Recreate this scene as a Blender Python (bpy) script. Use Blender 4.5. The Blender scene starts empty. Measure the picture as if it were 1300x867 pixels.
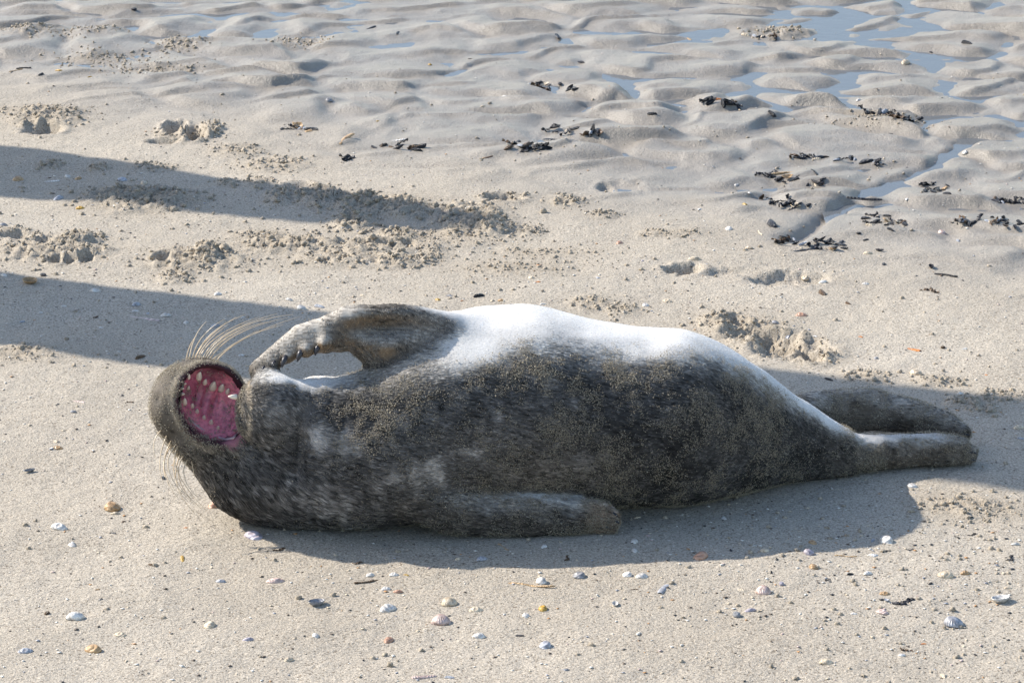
import bpy, math, random
import numpy as np
from mathutils import Vector, Matrix

random.seed(7); rng = np.random.default_rng(7)
R = math.radians
scene = bpy.context.scene
COL = scene.collection

# ------------------------------------------------------------------ camera
CAM = np.array((0.0, -5.9, 1.75)); TGT = np.zeros(3)
FPX = 4620.0; W, H = 1300.0, 867.0            # focal length in photo pixels
cd = bpy.data.cameras.new('camera'); co = bpy.data.objects.new('camera', cd); COL.objects.link(co)
co.location = CAM
co.rotation_euler = (Vector(TGT) - Vector(CAM)).to_track_quat('-Z', 'Y').to_euler()
cd.sensor_width = 36; cd.lens = FPX / W * 36; cd.clip_start = 0.05; cd.clip_end = 2000
scene.camera = co
FWD = (TGT - CAM) / np.linalg.norm(TGT - CAM); RIGHT = np.array((1.0, 0, 0)); UP = np.cross(RIGHT, FWD)

# ------------------------------------------------------------------ sky, sun, exposure
SUN_AZ = 24.5      # degrees: light travels towards +x, turned this much towards the camera
SUN_EL = 35.0
to_sun = np.array((-math.cos(R(SUN_AZ)) * math.cos(R(SUN_EL)), math.sin(R(SUN_AZ)) * math.cos(R(SUN_EL)), math.sin(R(SUN_EL))))
world = bpy.data.worlds.new('World'); scene.world = world; world.use_nodes = True
wn = world.node_tree.nodes; wl = world.node_tree.links
sky = wn.new('ShaderNodeTexSky'); sky.sky_type = 'NISHITA'; sky.sun_disc = False
sky.sun_elevation = R(SUN_EL); sky.sun_rotation = math.atan2(to_sun[0], to_sun[1])
sky.air_density = 1.0; sky.dust_density = 0.8; sky.ozone_density = 1.0
wl.new(sky.outputs[0], wn['Background'].inputs[0]); wn['Background'].inputs[1].default_value = 0.125
sd = bpy.data.lights.new('sun', 'SUN'); sd.energy = 3.8; sd.angle = R(0.5); sd.color = (1.0, 0.945, 0.865)
so = bpy.data.objects.new('sun', sd); COL.objects.link(so)
so.rotation_euler = Vector(to_sun).to_track_quat('Z', 'Y').to_euler(); so.location = (-4, 2, 4)
scene.view_settings.view_transform = 'Standard'; scene.view_settings.look = 'None'
scene.view_settings.gamma = 1.0; scene.view_settings.use_curve_mapping = False
scene.view_settings.exposure = 0.92

# ------------------------------------------------------------------ helpers
def ray(px, py):
    d = FWD * FPX + RIGHT * (px - W / 2) - UP * (py - H / 2)
    return d / np.linalg.norm(d)
def at_y(px, py, y):
    d = ray(px, py); return CAM + d * ((y - CAM[1]) / d[1])
def at_z(px, py, z=0.0):
    d = ray(px, py); return CAM + d * ((z - CAM[2]) / d[2])
def scale_at(p):                               # photo pixels per metre at a point
    return FPX / float(np.dot(np.asarray(p) - CAM, FWD))
def project(P):
    Q = P - CAM; dd = Q @ FWD
    return W / 2 + FPX * (Q @ RIGHT) / dd, H / 2 - FPX * (Q @ UP) / dd
def sstep(a, b, x):
    t = np.clip((x - a) / (b - a), 0, 1); return t * t * (3 - 2 * t)

_perm = np.random.default_rng(3).permutation(512).astype(np.int64)
_grad = np.random.default_rng(4).normal(size=(512, 3)); _grad /= np.linalg.norm(_grad, axis=1)[:, None]
def noise3(x, y, z=0.0):
    x, y, z = np.broadcast_arrays(np.asarray(x, float), y, z)
    xi = np.floor(x).astype(np.int64); yi = np.floor(y).astype(np.int64); zi = np.floor(z).astype(np.int64)
    xf, yf, zf = x - xi, y - yi, z - zi
    u = xf**3 * (xf * (xf * 6 - 15) + 10); v = yf**3 * (yf * (yf * 6 - 15) + 10); w = zf**3 * (zf * (zf * 6 - 15) + 10)
    def g(a, b, c):
        h = _perm[(_perm[(_perm[(xi + a) & 511] + yi + b) & 511] + zi + c) & 511]
        G = _grad[h]
        return G[..., 0] * (xf - a) + G[..., 1] * (yf - b) + G[..., 2] * (zf - c)
    def lerp(a, b, t): return a + (b - a) * t
    return 1.5 * lerp(lerp(lerp(g(0,0,0), g(1,0,0), u), lerp(g(0,1,0), g(1,1,0), u), v),
                lerp(lerp(g(0,0,1), g(1,0,1), u), lerp(g(0,1,1), g(1,1,1), u), v), w)
def noise2(x, y, s=0.37):
    x, y = np.broadcast_arrays(np.asarray(x, float), np.asarray(y, float))
    xi = np.floor(x).astype(np.int64); yi = np.floor(y).astype(np.int64); si = int(s * 97)
    xf, yf = x - xi, y - yi
    u = xf**3 * (xf * (xf * 6 - 15) + 10); v = yf**3 * (yf * (yf * 6 - 15) + 10)
    def g(a, b):
        G = _grad[_perm[(_perm[(xi + a + si) & 511] + yi + b) & 511]]
        return G[..., 0] * (xf - a) + G[..., 1] * (yf - b)
    a = g(0,0) + (g(1,0) - g(0,0)) * u; b = g(0,1) + (g(1,1) - g(0,1)) * u
    return 1.9 * (a + (b - a) * v)

def make_mesh(name, V, F, smooth=True):
    """V (n,3), F (m,k) array of equal-sized faces, or list of lists"""
    me = bpy.data.meshes.new(name)
    V = np.ascontiguousarray(V, dtype=np.float32)
    if isinstance(F, np.ndarray):
        m, k = F.shape
        me.vertices.add(len(V)); me.vertices.foreach_set('co', V.ravel())
        me.loops.add(m * k); me.loops.foreach_set('vertex_index', np.ascontiguousarray(F, dtype=np.int32).ravel())
        me.polygons.add(m)
        me.polygons.foreach_set('loop_start', np.arange(0, m * k, k, dtype=np.int32))
        me.polygons.foreach_set('loop_total', np.full(m, k, dtype=np.int32))
        me.update(calc_edges=True)
    else:
        me.from_pydata(V.tolist(), [], F); me.update()
    if smooth and len(me.polygons): me.polygons.foreach_set('use_smooth', np.ones(len(me.polygons), dtype=bool))
    return me
def link(name, me, mat=None, parent=None, **tags):
    o = bpy.data.objects.new(name, me); COL.objects.link(o)
    if mat is not None and me is not None and not me.materials: me.materials.append(mat)
    if parent: o.parent = parent
    for k, v in tags.items(): o[k] = v
    return o
def color_attr(me, name, C):
    a = me.attributes.new(name, 'FLOAT_COLOR', 'POINT')
    C4 = np.ones((len(C), 4), dtype=np.float32); C4[:, :C.shape[1]] = C
    a.data.foreach_set('color', C4.ravel())

class MatB:
    def __init__(s, name):
        s.m = bpy.data.materials.new(name); s.m.use_nodes = True
        s.n = s.m.node_tree.nodes; s.l = s.m.node_tree.links; s.b = s.n['Principled BSDF']; s.out = s.n['Material Output']
    def new(s, t, **kw):
        n = s.n.new(t)
        for k, v in kw.items(): setattr(n, k, v)
        return n
    def link(s, a, b): s.l.new(a, b)
    def noise(s, vec, scale, detail=3, rough=0.55):
        n = s.new('ShaderNodeTexNoise'); n.inputs['Scale'].default_value = scale
        n.inputs['Detail'].default_value = detail; n.inputs['Roughness'].default_value = rough
        s.link(vec, n.inputs['Vector']); return n.outputs['Fac']
    def ramp(s, fac, stops):
        r = s.new('ShaderNodeValToRGB'); e = r.color_ramp.elements
        while len(e) < len(stops): e.new(0.5)
        for i, (p, c) in enumerate(stops):
            e[i].position = p; e[i].color = (*c, 1) if len(c) == 3 else c
        s.link(fac, r.inputs[0]); return r.outputs[0]
    def mix(s, f, a, b, mode='MIX'):
        m = s.new('ShaderNodeMix', data_type='RGBA', blend_type=mode)
        for sock, v in ((m.inputs[0], f), (m.inputs[6], a), (m.inputs[7], b)):
            if hasattr(v, 'links'): s.link(v, sock)
            else: sock.default_value = v if isinstance(v, float) else (*v, 1)
        return m.outputs[2]
    def math(s, op, a, b=0.5, c=0.0):
        m = s.new('ShaderNodeMath', operation=op)
        for sock, v in zip(m.inputs, (a, b, c)):
            if hasattr(v, 'links'): s.link(v, sock)
            else: sock.default_value = v
        return m.outputs[0]
    def attr(s, name):
        a = s.new('ShaderNodeAttribute'); a.attribute_name = name; return a
    def bump(s, height, strength, dist, normal=None):
        b = s.new('ShaderNodeBump'); b.inputs['Strength'].default_value = strength; b.inputs['Distance'].default_value = dist
        s.link(height, b.inputs['Height'])
        if normal is not None: s.link(normal, b.inputs['Normal'])
        return b.outputs[0]

# ------------------------------------------------------------------ the beach: height field
B0 = at_z(0, 122)[:2]; B1 = at_z(1300, 372)[:2]           # where the dry upper sand gives way to wet ripples
bn = np.array((-(B1 - B0)[1], (B1 - B0)[0])); bn /= np.linalg.norm(bn)

# disturbed sand: (px, py, half width px, half height px, height m)
CLUMPS = [(62,150,42,9,.016),(268,164,13,7,.022),(232,172,30,6,.010),(300,190,30,7,.010),(350,208,36,8,.012),(187,257,62,11,.026),
 (150,250,40,8,.012),(68,318,62,13,.020),(100,304,26,7,.016),(250,331,55,12,.018),(268,322,18,8,.022),(225,352,22,6,.012),
 (365,312,52,9,.018),(480,314,66,8,.018),(450,284,26,9,.022),(505,300,20,6,.014),(440,330,50,8,.018),(510,334,30,7,.016),(548,325,18,8,.010),
 (357,250,16,8,.020),(405,252,26,10,.026),(445,258,30,9,.020),(490,262,42,10,.022),(530,270,28,8,.018),(600,280,40,14,.030),(630,290,26,8,.016),
 (330,300,30,6,.010),(720,255,20,7,.012),(765,272,16,4,.008),(672,294,18,5,.012),(640,253,24,5,.010),(850,297,30,4,.006),
 (750,385,24,7,.010),(790,392,20,6,.008),(915,409,24,9,.014),(950,420,48,14,.008),(990,436,36,9,.009),(1040,452,26,8,.008),(1100,478,30,6,.012),
 (1210,640,46,12,.008),(1255,646,40,10,.006),(25,450,44,8,.010),(15,296,24,5,.012),(560,300,70,10,.006),(660,340,60,8,.004),(1190,484,26,5,.010),
 (1222,512,20,6,.012),(1245,520,20,6,.010),(1275,505,30,5,.008),(690,320,50,6,.003),(125,215,10,4,.010),(64,211,12,4,.014),(195,213,26,4,.010),
 (330,233,16,6,.010),(290,232,14,4,.008),(40,40,60,5,.012),(120,35,30,5,.010),(40,142,60,5,.006),(230,52,30,6,.012),(135,70,60,6,.006),
 (200,85,50,5,.006),(380,50,30,6,.010),(990,36,40,6,.012),(1120,150,50,7,.004)]
PITS = [(53,165,22,6,.020),(222,163,13,6,.030),(248,171,12,6,.034),(207,180,18,3,.012),(640,253,22,5,.018),(790,233,26,7,.006),(768,235,9,5,.007),
 (868,341,22,5,.022),(925,345,40,4,.007),(1000,353,46,8,.014),(72,332,7,4,.014),(90,331,7,4,.014),(109,329,8,5,.016),(380,237,16,4,.014),
 (55,310,9,4,.012),(206,328,10,6,.014),(985,431,26,8,.030),(1030,450,16,9,.028),(1005,442,44,11,.018),(935,410,16,6,.018),(955,425,30,8,.012),(480,312,60,3,.010),(20,301,20,3,.012)]
def patch_frame(px, py, hw, hh):
    c = at_z(px, py); ax = hw / scale_at(c); ay = abs(at_z(px, py - hh)[1] - at_z(px, py + hh)[1]) / 2
    return c[0], c[1], ax, ay
CL = [(*patch_frame(*c[:4]), c[4]) for c in CLUMPS]; PT = [(*patch_frame(*c[:4]), c[4]) for c in PITS]
RUN = np.array([at_z(*p)[:2] for p in ((1235,170),(1190,205),(1150,222),(1100,240),(1060,262),(1025,290),(1005,302))])
BASIN = [(*patch_frame(*c[:4]), c[4]) for c in ((300,22,190,30,.008),(240,42,60,16,.006),(1170,60,150,40,.008),(1000,118,90,20,.008),(1200,150,110,40,.008),(800,42,90,14,.008),(820,95,60,16,.008),(1080,8,120,12,.006),(1150,190,60,16,.007))]
_jit = np.random.default_rng(11).random((64, 64, 2))
def cells(u, v):
    """distance to nearest and second nearest jittered lattice point, offset to the nearest"""
    iu, iv = np.floor(u).astype(np.int64), np.floor(v).astype(np.int64)
    f1 = np.full(np.shape(u), 9.0); f2 = f1.copy(); ox = np.zeros(np.shape(u)); oy = ox.copy()
    for i in (-1, 0, 1):
        for j in (-1, 0, 1):
            J = _jit[(iu + i) & 63, (iv + j) & 63]
            dx, dy = u - (iu + i + .1 + .8 * J[..., 0]), v - (iv + j + .1 + .8 * J[..., 1]); d = np.hypot(dx, dy)
            n = d < f1
            f2 = np.where(n, f1, np.minimum(f2, d)); ox = np.where(n, dx, ox); oy = np.where(n, dy, oy); f1 = np.where(n, d, f1)
    return f1, f2, ox, oy
def seg_dist(x, y, pts):
    d = np.full(np.shape(x), 1e9)
    for (ax, ay), (bx, by) in zip(pts[:-1], pts[1:]):
        dx, dy = bx - ax, by - ay; t = np.clip(((x - ax) * dx + (y - ay) * dy) / (dx * dx + dy * dy), 0, 1)
        d = np.minimum(d, np.hypot(x - ax - t * dx, y - ay - t * dy))
    return d
def wet_t(x, y):
    t = (x - B0[0]) * bn[0] + (y - B0[1]) * bn[1]
    return t + 0.10 * noise2(x * 2.1, y * 2.1, .8) + .05 * noise2(x * 6, y * 6, .2)
def crumble(x, y):
    a = 1 - np.abs(noise2(x * 34, y * 34, .1)) * 1.6; b = 1 - np.abs(noise2(x * 75, y * 75, .6)) * 1.7
    c = noise2(x * 110, y * 110, .3)
    return 0.5 * a + 0.38 * b + 0.28 * c
def height(x, y):
    x = np.asarray(x, float); y = np.asarray(y, float)
    t = wet_t(x, y); far = sstep(-0.12, 0.42, t)
    fade = 1 - sstep(2.6, 3.6, np.abs(x)); fade = fade * (1 - sstep(4.2, 5.5, y)) * (1 - sstep(2.2, 3.0, -y))
    z = 0.005 * noise2(x * 1.7, y * 1.7, .4) + 0.0030 * noise2(x * 6, y * 6, .9) + .0012 * noise2(x * 19, y * 19, .7)
    z += (1 - 0.8 * far) * (.0007 * noise2(x * 48, y * 48, .5) + .0006 * noise2(x * 100, y * 100, .15))
    # wet ripples: pillow-shaped mounds parted by narrow channels, each steepest towards the camera and right
    wx = x + .095 * noise2(x * 2.6, y * 2.6, 1.7) + .03 * noise2(x * 9, y * 9, 3.1); wy = y + .095 * noise2(x * 2.4, y * 2.4, 2.3) + .03 * noise2(x * 9, y * 9, 4.3)
    f1, f2, ox, oy = cells(wx / .235 + wy * .9, wy / .215)
    pil = sstep(0, .48, f2 - f1)
    A = np.clip(0.68 + 0.85 * noise2(x * 1.9, y * 1.9, 2.9), 0.18, 1.35)
    lean = np.clip(.5 * ox - .85 * oy, -.8, .8)
    ph = (wx * .42 - wy * .907) / 0.17 + .5 * noise2(wx * 4, wy * 4, 1.1); s_ = ph - np.floor(ph)
    rip = np.where(s_ < 0.84, sstep(0, .84, s_), 1 - sstep(.84, 1.0, s_))
    z += far * (A * (0.0165 * pil + 0.0135 * pil * lean) + .0085 * (rip - .5) * (.4 + .6 * pil) + .0032 * noise2(x * 9, y * 9, .55) + .0013 * noise2(x * 26, y * 30, .45) + .0006 * noise2(x * 60, y * 70, .25) - .009)
    for cx, cy, ax, ay, a in BASIN: z += -.42 * a * np.exp(-((x - cx) / ax)**2 - ((y - cy) / ay)**2)
    z += -0.0015 * np.clip(t, 0, 6) * far
    z += -0.020 * np.exp(-(seg_dist(x + .012 * noise2(x * 14, y * 14, .2), y + .012 * noise2(x * 14, y * 14, .7), RUN) / 0.022) ** 2)
    cr = None
    for cx, cy, ax, ay, a in CL:
        q = ((x - cx) / (ax * 1.15))**2 + ((y - cy) / (ay * 1.25))**2
        m = q < 1.8
        if not m.any(): continue
        xs, ys = x[m] if x.ndim else x, y[m] if y.ndim else y
        qq = q[m] if x.ndim else q
        w = sstep(1.7, 0.05, qq + .55 * noise2(xs * 22, ys * 22, cx))
        dz = .68 * a * w * (0.10 + 1.0 * np.clip(crumble(xs, ys), -.2, 1.2))
        if x.ndim: z[m] += dz
        else: z = z + dz
    for cx, cy, ax, ay, a in PT:
        q = ((x - cx) / ax)**2 + ((y - cy) / ay)**2
        m = q < 5
        if not m.any(): continue
        qq = q[m] if x.ndim else q
        xs, ys = x[m] if x.ndim else x, y[m] if y.ndim else y
        qq = qq + .5 * noise2(xs * 34, ys * 34, cy) + .3 * noise2(xs * 90, ys * 90, cx)
        dz = -1.15 * a * np.exp(-np.clip(qq, 0, 9)**2.4) + .34 * a * np.clip(crumble(xs, ys), 0, 1.2) * np.exp(-(np.sqrt(np.clip(qq, 0, 9)) - 1.4)**2 / .09)
        if x.ndim: z[m] += dz
        else: z = z + dz
    return z * fade
def on_sand(px, py):
    z = 0.0
    for _ in range(6):
        p = at_z(px, py, z); z = 0.5 * z + 0.5 * float(height(p[:1], p[1:2])[0])
    p = at_z(px, py, z); p[2] = float(height(p[:1], p[1:2])[0]); return p

def spaced(a, b, fn):
    out = [a]
    while out[-1] < b: out.append(out[-1] + fn(out[-1]))
    return out
def tail(v, sign, n=34, first=.02, far=420):
    g = (far / first) ** (1 / n); return [v + sign * first * g ** i for i in range(1, n + 1)]
gx = spaced(-1.75, 1.75, lambda v: .0052); gy = spaced(-1.75, 3.45, lambda v: .0046 + .0010 * (v + 1.75))
gx = tail(gx[0], -1)[::-1] + gx + tail(gx[-1], 1); gy = tail(gy[0], -1)[::-1] + gy + tail(gy[-1], 1)
gx, gy = np.array(gx), np.array(gy); nx, ny = len(gx), len(gy)
GX, GY = np.meshgrid(gx, gy); gxr, gyr = GX.ravel(), GY.ravel()
GZ = height(gxr, gyr)
idx = np.arange(nx * ny).reshape(ny, nx)
GF = np.stack([idx[:-1, :-1], idx[:-1, 1:], idx[1:, 1:], idx[1:, :-1]], -1).reshape(-1, 4)
gm = make_mesh('beach_sand', np.stack([gxr, gyr, GZ], 1), GF)
tw = wet_t(gxr, gyr)
wetness = sstep(-.25, .5, tw)
inview = (np.abs(gxr) < 1.4) & (gyr < 3.2) & (tw > 0.25)
WATER_Z = float(np.quantile(GZ[inview], 0.085))
wetness = np.clip(wetness + .8 * np.exp(-(seg_dist(gxr, gyr, RUN) / .06) ** 2), 0, 1)
loose = np.zeros_like(gxr)
for cx, cy, ax, ay, a in CL:
    loose = np.maximum(loose, np.exp(-(((gxr - cx) / (ax * 1.4))**2 + ((gyr - cy) / (ay * 1.5))**2)))
color_attr(gm, 'zones', np.stack([wetness, loose, np.zeros_like(loose)], 1))

ms = MatB('sand')
tc = ms.new('ShaderNodeTexCoord').outputs['Object']
za = ms.attr('zones'); sep = ms.new('ShaderNodeSeparateColor'); ms.link(za.outputs['Color'], sep.inputs[0])
wet, lo = sep.outputs[0], sep.outputs[1]
base = ms.ramp(ms.noise(tc, 2.3, 4), [(.3, (.405, .352, .278)), (.7, (.478, .422, .342))])
grain = ms.ramp(ms.noise(tc, 330, 2, .75), [(.30, (.58, .56, .53)), (.5, (1, 1, 1)), (.70, (1.34, 1.32, 1.30))])
speck = ms.ramp(ms.noise(tc, 260, 2, .6), [(.33, (.40, .35, .30)), (.41, (1, 1, 1)), (.61, (1, 1, 1)), (.69, (1.45, 1.43, 1.40))])
dry = ms.mix(1.0, ms.mix(1.0, base, grain, 'MULTIPLY'), speck, 'MULTIPLY')
wetc = ms.mix(1.0, ms.ramp(ms.noise(tc, 5, 4), [(.3, (.265, .232, .190)), (.7, (.345, .305, .252))]), ms.mix(.55, (1, 1, 1), grain), 'MULTIPLY')
c0 = ms.mix(wet, dry, wetc)
c1 = ms.mix(ms.math('MULTIPLY', lo, .45), c0, ms.mix(1.0, (.36, .29, .20), grain, 'MULTIPLY'))
ms.link(c1, ms.b.inputs['Base Color'])
ms.link(ms.ramp(wet, [(0, (.9,)*3), (1, (.30,)*3)]), ms.b.inputs['Roughness'])
ms.b.inputs['IOR'].default_value = 1.4
b1 = ms.bump(ms.noise(tc, 330, 3, .75), .75, .0028)
b2 = ms.bump(ms.noise(tc, 130, 3, .6), .5, .004, b1)
ms.link(b2, ms.b.inputs['Normal'])
SAND = ms.m
link('beach_sand', gm, SAND, kind='structure', label='pale beach sand, dry in front and rippled wet behind')

mw = MatB('water')
mw.n.remove(mw.b)
gl = mw.new('ShaderNodeBsdfGlossy'); gl.inputs['Roughness'].default_value = .04
tr = mw.new('ShaderNodeBsdfTransparent'); tr.inputs['Color'].default_value = (.97, .98, .98, 1)
fr = mw.new('ShaderNodeFresnel'); fr.inputs['IOR'].default_value = 1.33
mx = mw.new('ShaderNodeMixShader'); wtc = mw.new('ShaderNodeTexCoord').outputs['Object']
wb = mw.bump(mw.noise(wtc, 30, 2), .12, .004)
mw.link(wb, gl.inputs['Normal']); mw.link(wb, fr.inputs['Normal'])
silt_glare = mw.new('ShaderNodeBsdfDiffuse'); silt_glare.inputs['Color'].default_value = (.40, .42, .43, 1)  # suspended silt, with sky glare painted in as a pale diffuse share
m0 = mw.new('ShaderNodeMixShader'); m0.inputs[0].default_value = .3; mw.link(tr.outputs[0], m0.inputs[1]); mw.link(silt_glare.outputs[0], m0.inputs[2])
mw.link(fr.outputs[0], mx.inputs[0]); mw.link(m0.outputs[0], mx.inputs[1]); mw.link(gl.outputs[0], mx.inputs[2]); mw.link(mx.outputs[0], mw.out.inputs[0])
wx = np.linspace(-3.4, 3.4, 18); wy = np.linspace(0.35, 4.4, 14)
WX, WY = np.meshgrid(wx, wy); ii = np.arange(18 * 14).reshape(14, 18)
WF = np.stack([ii[:-1, :-1], ii[:-1, 1:], ii[1:, 1:], ii[1:, :-1]], -1).reshape(-1, 4)
keep = ((WX - B0[0]) * bn[0] + (WY - B0[1]) * bn[1]).ravel()[WF].min(1) > -0.05
link('water', make_mesh('water', np.stack([WX.ravel(), WY.ravel(), np.full(WX.size, WATER_Z)], 1), WF[keep]), mw.m,
     kind='structure', label='shallow seawater lying in the ripple troughs')

# ------------------------------------------------------------------ assumed timber posts, added outside the frame to throw the two shadow bands
mt = MatB('shadow_post_timber'); ttc = mt.new('ShaderNodeTexCoord').outputs['Object']
mp = mt.new('ShaderNodeMapping'); mp.inputs['Scale'].default_value = (14, 14, 1.2); mt.link(ttc, mp.inputs[0])
mt.link(mt.ramp(mt.noise(mp.outputs[0], 3, 5), [(.3, (.09, .07, .05)), (.7, (.26, .22, .17))]), mt.b.inputs['Base Color'])
mt.b.inputs['Roughness'].default_value = .85
mt.link(mt.bump(mt.noise(mp.outputs[0], 5, 5), .7, .02), mt.b.inputs['Normal'])
def shadow_post(center, prof, label):
    V, F = [], []; n = 28
    for k, (z, r) in enumerate(prof):
        for i in range(n):
            a = 2 * math.pi * i / n; rr = r * (1 + .02 * math.sin(5 * a + 1) + .012 * math.sin(11 * a))
            V.append((rr * math.cos(a), rr * math.sin(a), z))
    for k in range(len(prof) - 1):
        for i in range(n):
            j = (i + 1) % n; F.append([k * n + i, k * n + j, (k + 1) * n + j, (k + 1) * n + i])
    F.append([(len(prof) - 1) * n + i for i in range(n)])
    o = link('shadow_post', make_mesh('shadow_post', V, F), mt.m, label=label, category='post', group='assumed posts added beside the seal for their shadows')
    o.location = center
sdir = -to_sun[:2] / np.linalg.norm(to_sun[:2]); sper = np.array((-sdir[1], sdir[0]))
def band(pts_up, pts_lo):
    u = np.array([at_z(*p)[:2] for p in pts_up]); l = np.array([at_z(*p)[:2] for p in pts_lo])
    return u, l
def band_post(upper, lower, dist, label, top=None):
    """upper/lower: (px,py) on the two shadow edges; the post stands dist metres up-sun of x = -0.9"""
    pu = np.array([at_z(*p)[:2] @ sper for p in upper]); pl = np.array([at_z(*p)[:2] @ sper for p in lower])
    su = np.array([at_z(*p)[:2] @ sdir for p in upper]); sl = np.array([at_z(*p)[:2] @ sdir for p in lower])
    mid = (pu.mean() + pl.mean()) / 2
    s0 = min(su.min(), sl.min()) - dist
    c = sdir * s0 + sper * mid
    prof = [(-.5, None)]
    for s_, u_, l_ in zip((su + sl) / 2, pu, pl):
        prof.append((max((s_ - s0) * math.tan(R(SUN_EL)), 0), abs(u_ - l_) / 2))
    prof[0] = (-.5, prof[1][1])
    if top: prof += [(prof[-1][0] + top, prof[-1][1]), (prof[-1][0] + top + .03, prof[-1][1] * .8)]
    shadow_post((c[0], c[1], 0), prof, label)
    return pu, pl, c, prof
print('band1', band_post([(2,186),(200,213),(400,243),(560,272),(640,293)], [(2,254),(200,268),(420,285),(560,297),(648,300)], 1.9,
    'tapering assumed post added outside the view to throw the shorter shadow'))
print('band2', band_post([(2,343),(1300,510)], [(2,437),(1300,625)], 1.9,
    'tall assumed post added outside the view to throw the longer shadow', 1.2))

# ------------------------------------------------------------------ the seal
def m_at(px, py, z): p = at_z(px, py, z); return p, scale_at(p)
PHI = math.atan2(CAM[2], -CAM[1])
# trunk stations: (photo x, top y, bottom y, depth/height ratio)
ST = [(348,516,660,1.0),(385,498,668,1.05),(430,486,670,1.1),(470,468,670,1.15),(520,434,664,1.2),(565,402,654,1.25),(620,388,648,1.28),(690,389,645,1.3),(750,405,644,1.3),(810,416,643,1.3),
      (870,420,639,1.28),(915,436,632,1.25),(960,464,622,1.2),(1000,494,612,1.1),(1040,524,605,1.0),(1075,545,602,.9)]
rows = []
for px, tp, bt, br in ST:
    mid = (tp + bt) / 2; hp = (bt - tp) / 2; a = .1
    for _ in range(12):
        p, s = m_at(px, mid, a * .94); ph = math.asin((CAM[2] - p[2]) / np.linalg.norm(p - CAM))
        a = hp / s / math.sqrt(math.cos(ph)**2 + br**2 * math.sin(ph)**2)
    rows.append((p[0], p[1], p[2], a, a * br))
rows = np.array(rows)
def smooth_interp(x, xp, fp):
    # catmull-rom style cubic on non-uniform samples
    m = np.gradient(fp, xp); i = np.clip(np.searchsorted(xp, x) - 1, 0, len(xp) - 2)
    h = xp[i + 1] - xp[i]; t = (x - xp[i]) / h
    return (2*t**3 - 3*t**2 + 1) * fp[i] + (t**3 - 2*t**2 + t) * h * m[i] + (-2*t**3 + 3*t**2) * fp[i+1] + (t**3 - t**2) * h * m[i+1]
YN = rows[2, 1]                               # depth of the neck axis
S0 = scale_at((rows[2, 0], YN, .12))          # pixels per metre at the head
def hp_(px, py, dy=0.0): return at_y(px, py, YN + dy)
RES = .004
lo_ = np.array((at_y(170, 500, YN)[0], -1.10, -.012)); hi_ = np.array((at_y(1275, 500, -.7)[0], -.42, .40))
dims = np.ceil((hi_ - lo_) / RES).astype(int) + 1
gxs = [ (lo_[i] + RES * np.arange(dims[i])).astype(np.float32) for i in range(3)]
X, Y, Z = np.meshgrid(*gxs, indexing='ij', sparse=True)
def smin(a, b, k):
    h = np.clip(.5 + .5 * (b - a) / k, 0, 1); return b + (a - b) * h - k * h * (1 - h)
def smax(a, b, k): return -smin(-a, -b, k)
def cone(pa, pb, ra, rb, sx=Y, flat=None):
    """rounded cone; flat=(axis vector, factor) squashes along that direction"""
    pa, pb = np.asarray(pa), np.asarray(pb); d = pb - pa
    dx, dy, dz = X - pa[0], Y - pa[1], Z - pa[2]
    t = np.clip((dx * d[0] + dy * d[1] + dz * d[2]) / (d @ d), 0, 1)
    ex, ey, ez = dx - t * d[0], dy - t * d[1], dz - t * d[2]
    r2 = ex**2 + ey**2 + ez**2
    if flat is not None:
        ax, f = np.asarray(flat[0]) / np.linalg.norm(flat[0]), flat[1]
        q = ex * ax[0] + ey * ax[1] + ez * ax[2]; r2 = r2 + (f * f - 1) * q * q
    return np.sqrt(r2) - (ra + (rb - ra) * t)
def chain(nodes, flat=None, k=.015):
    d = None
    for (pa, ra), (pb, rb) in zip(nodes[:-1], nodes[1:]):
        c = cone(pa, pb, ra, rb, flat=flat); d = c if d is None else np.minimum(d, c)
    return d
def ellipsoid(c, r, rot=0.0):
    dx, dy, dz = X - c[0], Y - c[1], Z - c[2]
    ca, sa = math.cos(rot), math.sin(rot)
    u, v = dx * ca + dz * sa, -dx * sa + dz * ca
    q = np.sqrt((u / r[0])**2 + (dy / r[1])**2 + (v / r[2])**2)
    return (q - 1) * min(r)
xc = np.clip(gxs[0], rows[0, 0], rows[-1, 0])
fy, fz, fa, fb = (smooth_interp(xc, rows[:, 0], rows[:, i])[:, None, None] for i in (1, 2, 3, 4))
q = np.sqrt(((Y - fy) / fb)**2 + ((Z - fz) / fa)**2)
trunk = (q - 1) * np.minimum(fa, fb)
trunk = np.maximum(trunk, rows[0, 0] + .01 - X); trunk = np.maximum(trunk, X - rows[-1, 0])
px_m = 1 / S0
# head: cranium, muzzle, cheeks
D = smin(trunk, ellipsoid(hp_(352, 588), (80*px_m, .088, 80*px_m)), .03)
D = smin(D, cone(hp_(318, 584, -.004), hp_(262, 534, -.01), 68*px_m, 52*px_m), .02)
muz = ellipsoid(hp_(256, 518, -.012), (58*px_m, .062, 64*px_m), rot=R(14))
D = smin(D, muz, .014)
D = smin(D, ellipsoid(hp_(222, 512, -.030), (30*px_m, .036, 40*px_m), rot=R(-10)), .012)     # nose and whisker pad
D = smin(D, ellipsoid(hp_(248, 560, -.042), (23*px_m, .028, 23*px_m)), .014)                 # near whisker pad
for a_, b_ in (((196,487),(206,478)), ((199,508),(205,497))): D = smax(D, -cone(hp_(*a_, -.05), hp_(*b_, -.062), .0045, .0035), .006)
MC = hp_(273, 513, -.058); MR = (46*px_m, .064, 53*px_m); MROT = R(32)
cav = ellipsoid(MC, MR, rot=MROT)
cav = smin(cav, ellipsoid(hp_(296, 483, -.052), (17*px_m, .040, 9*px_m), rot=R(-24)), .004)        # far corner of the gape
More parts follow.
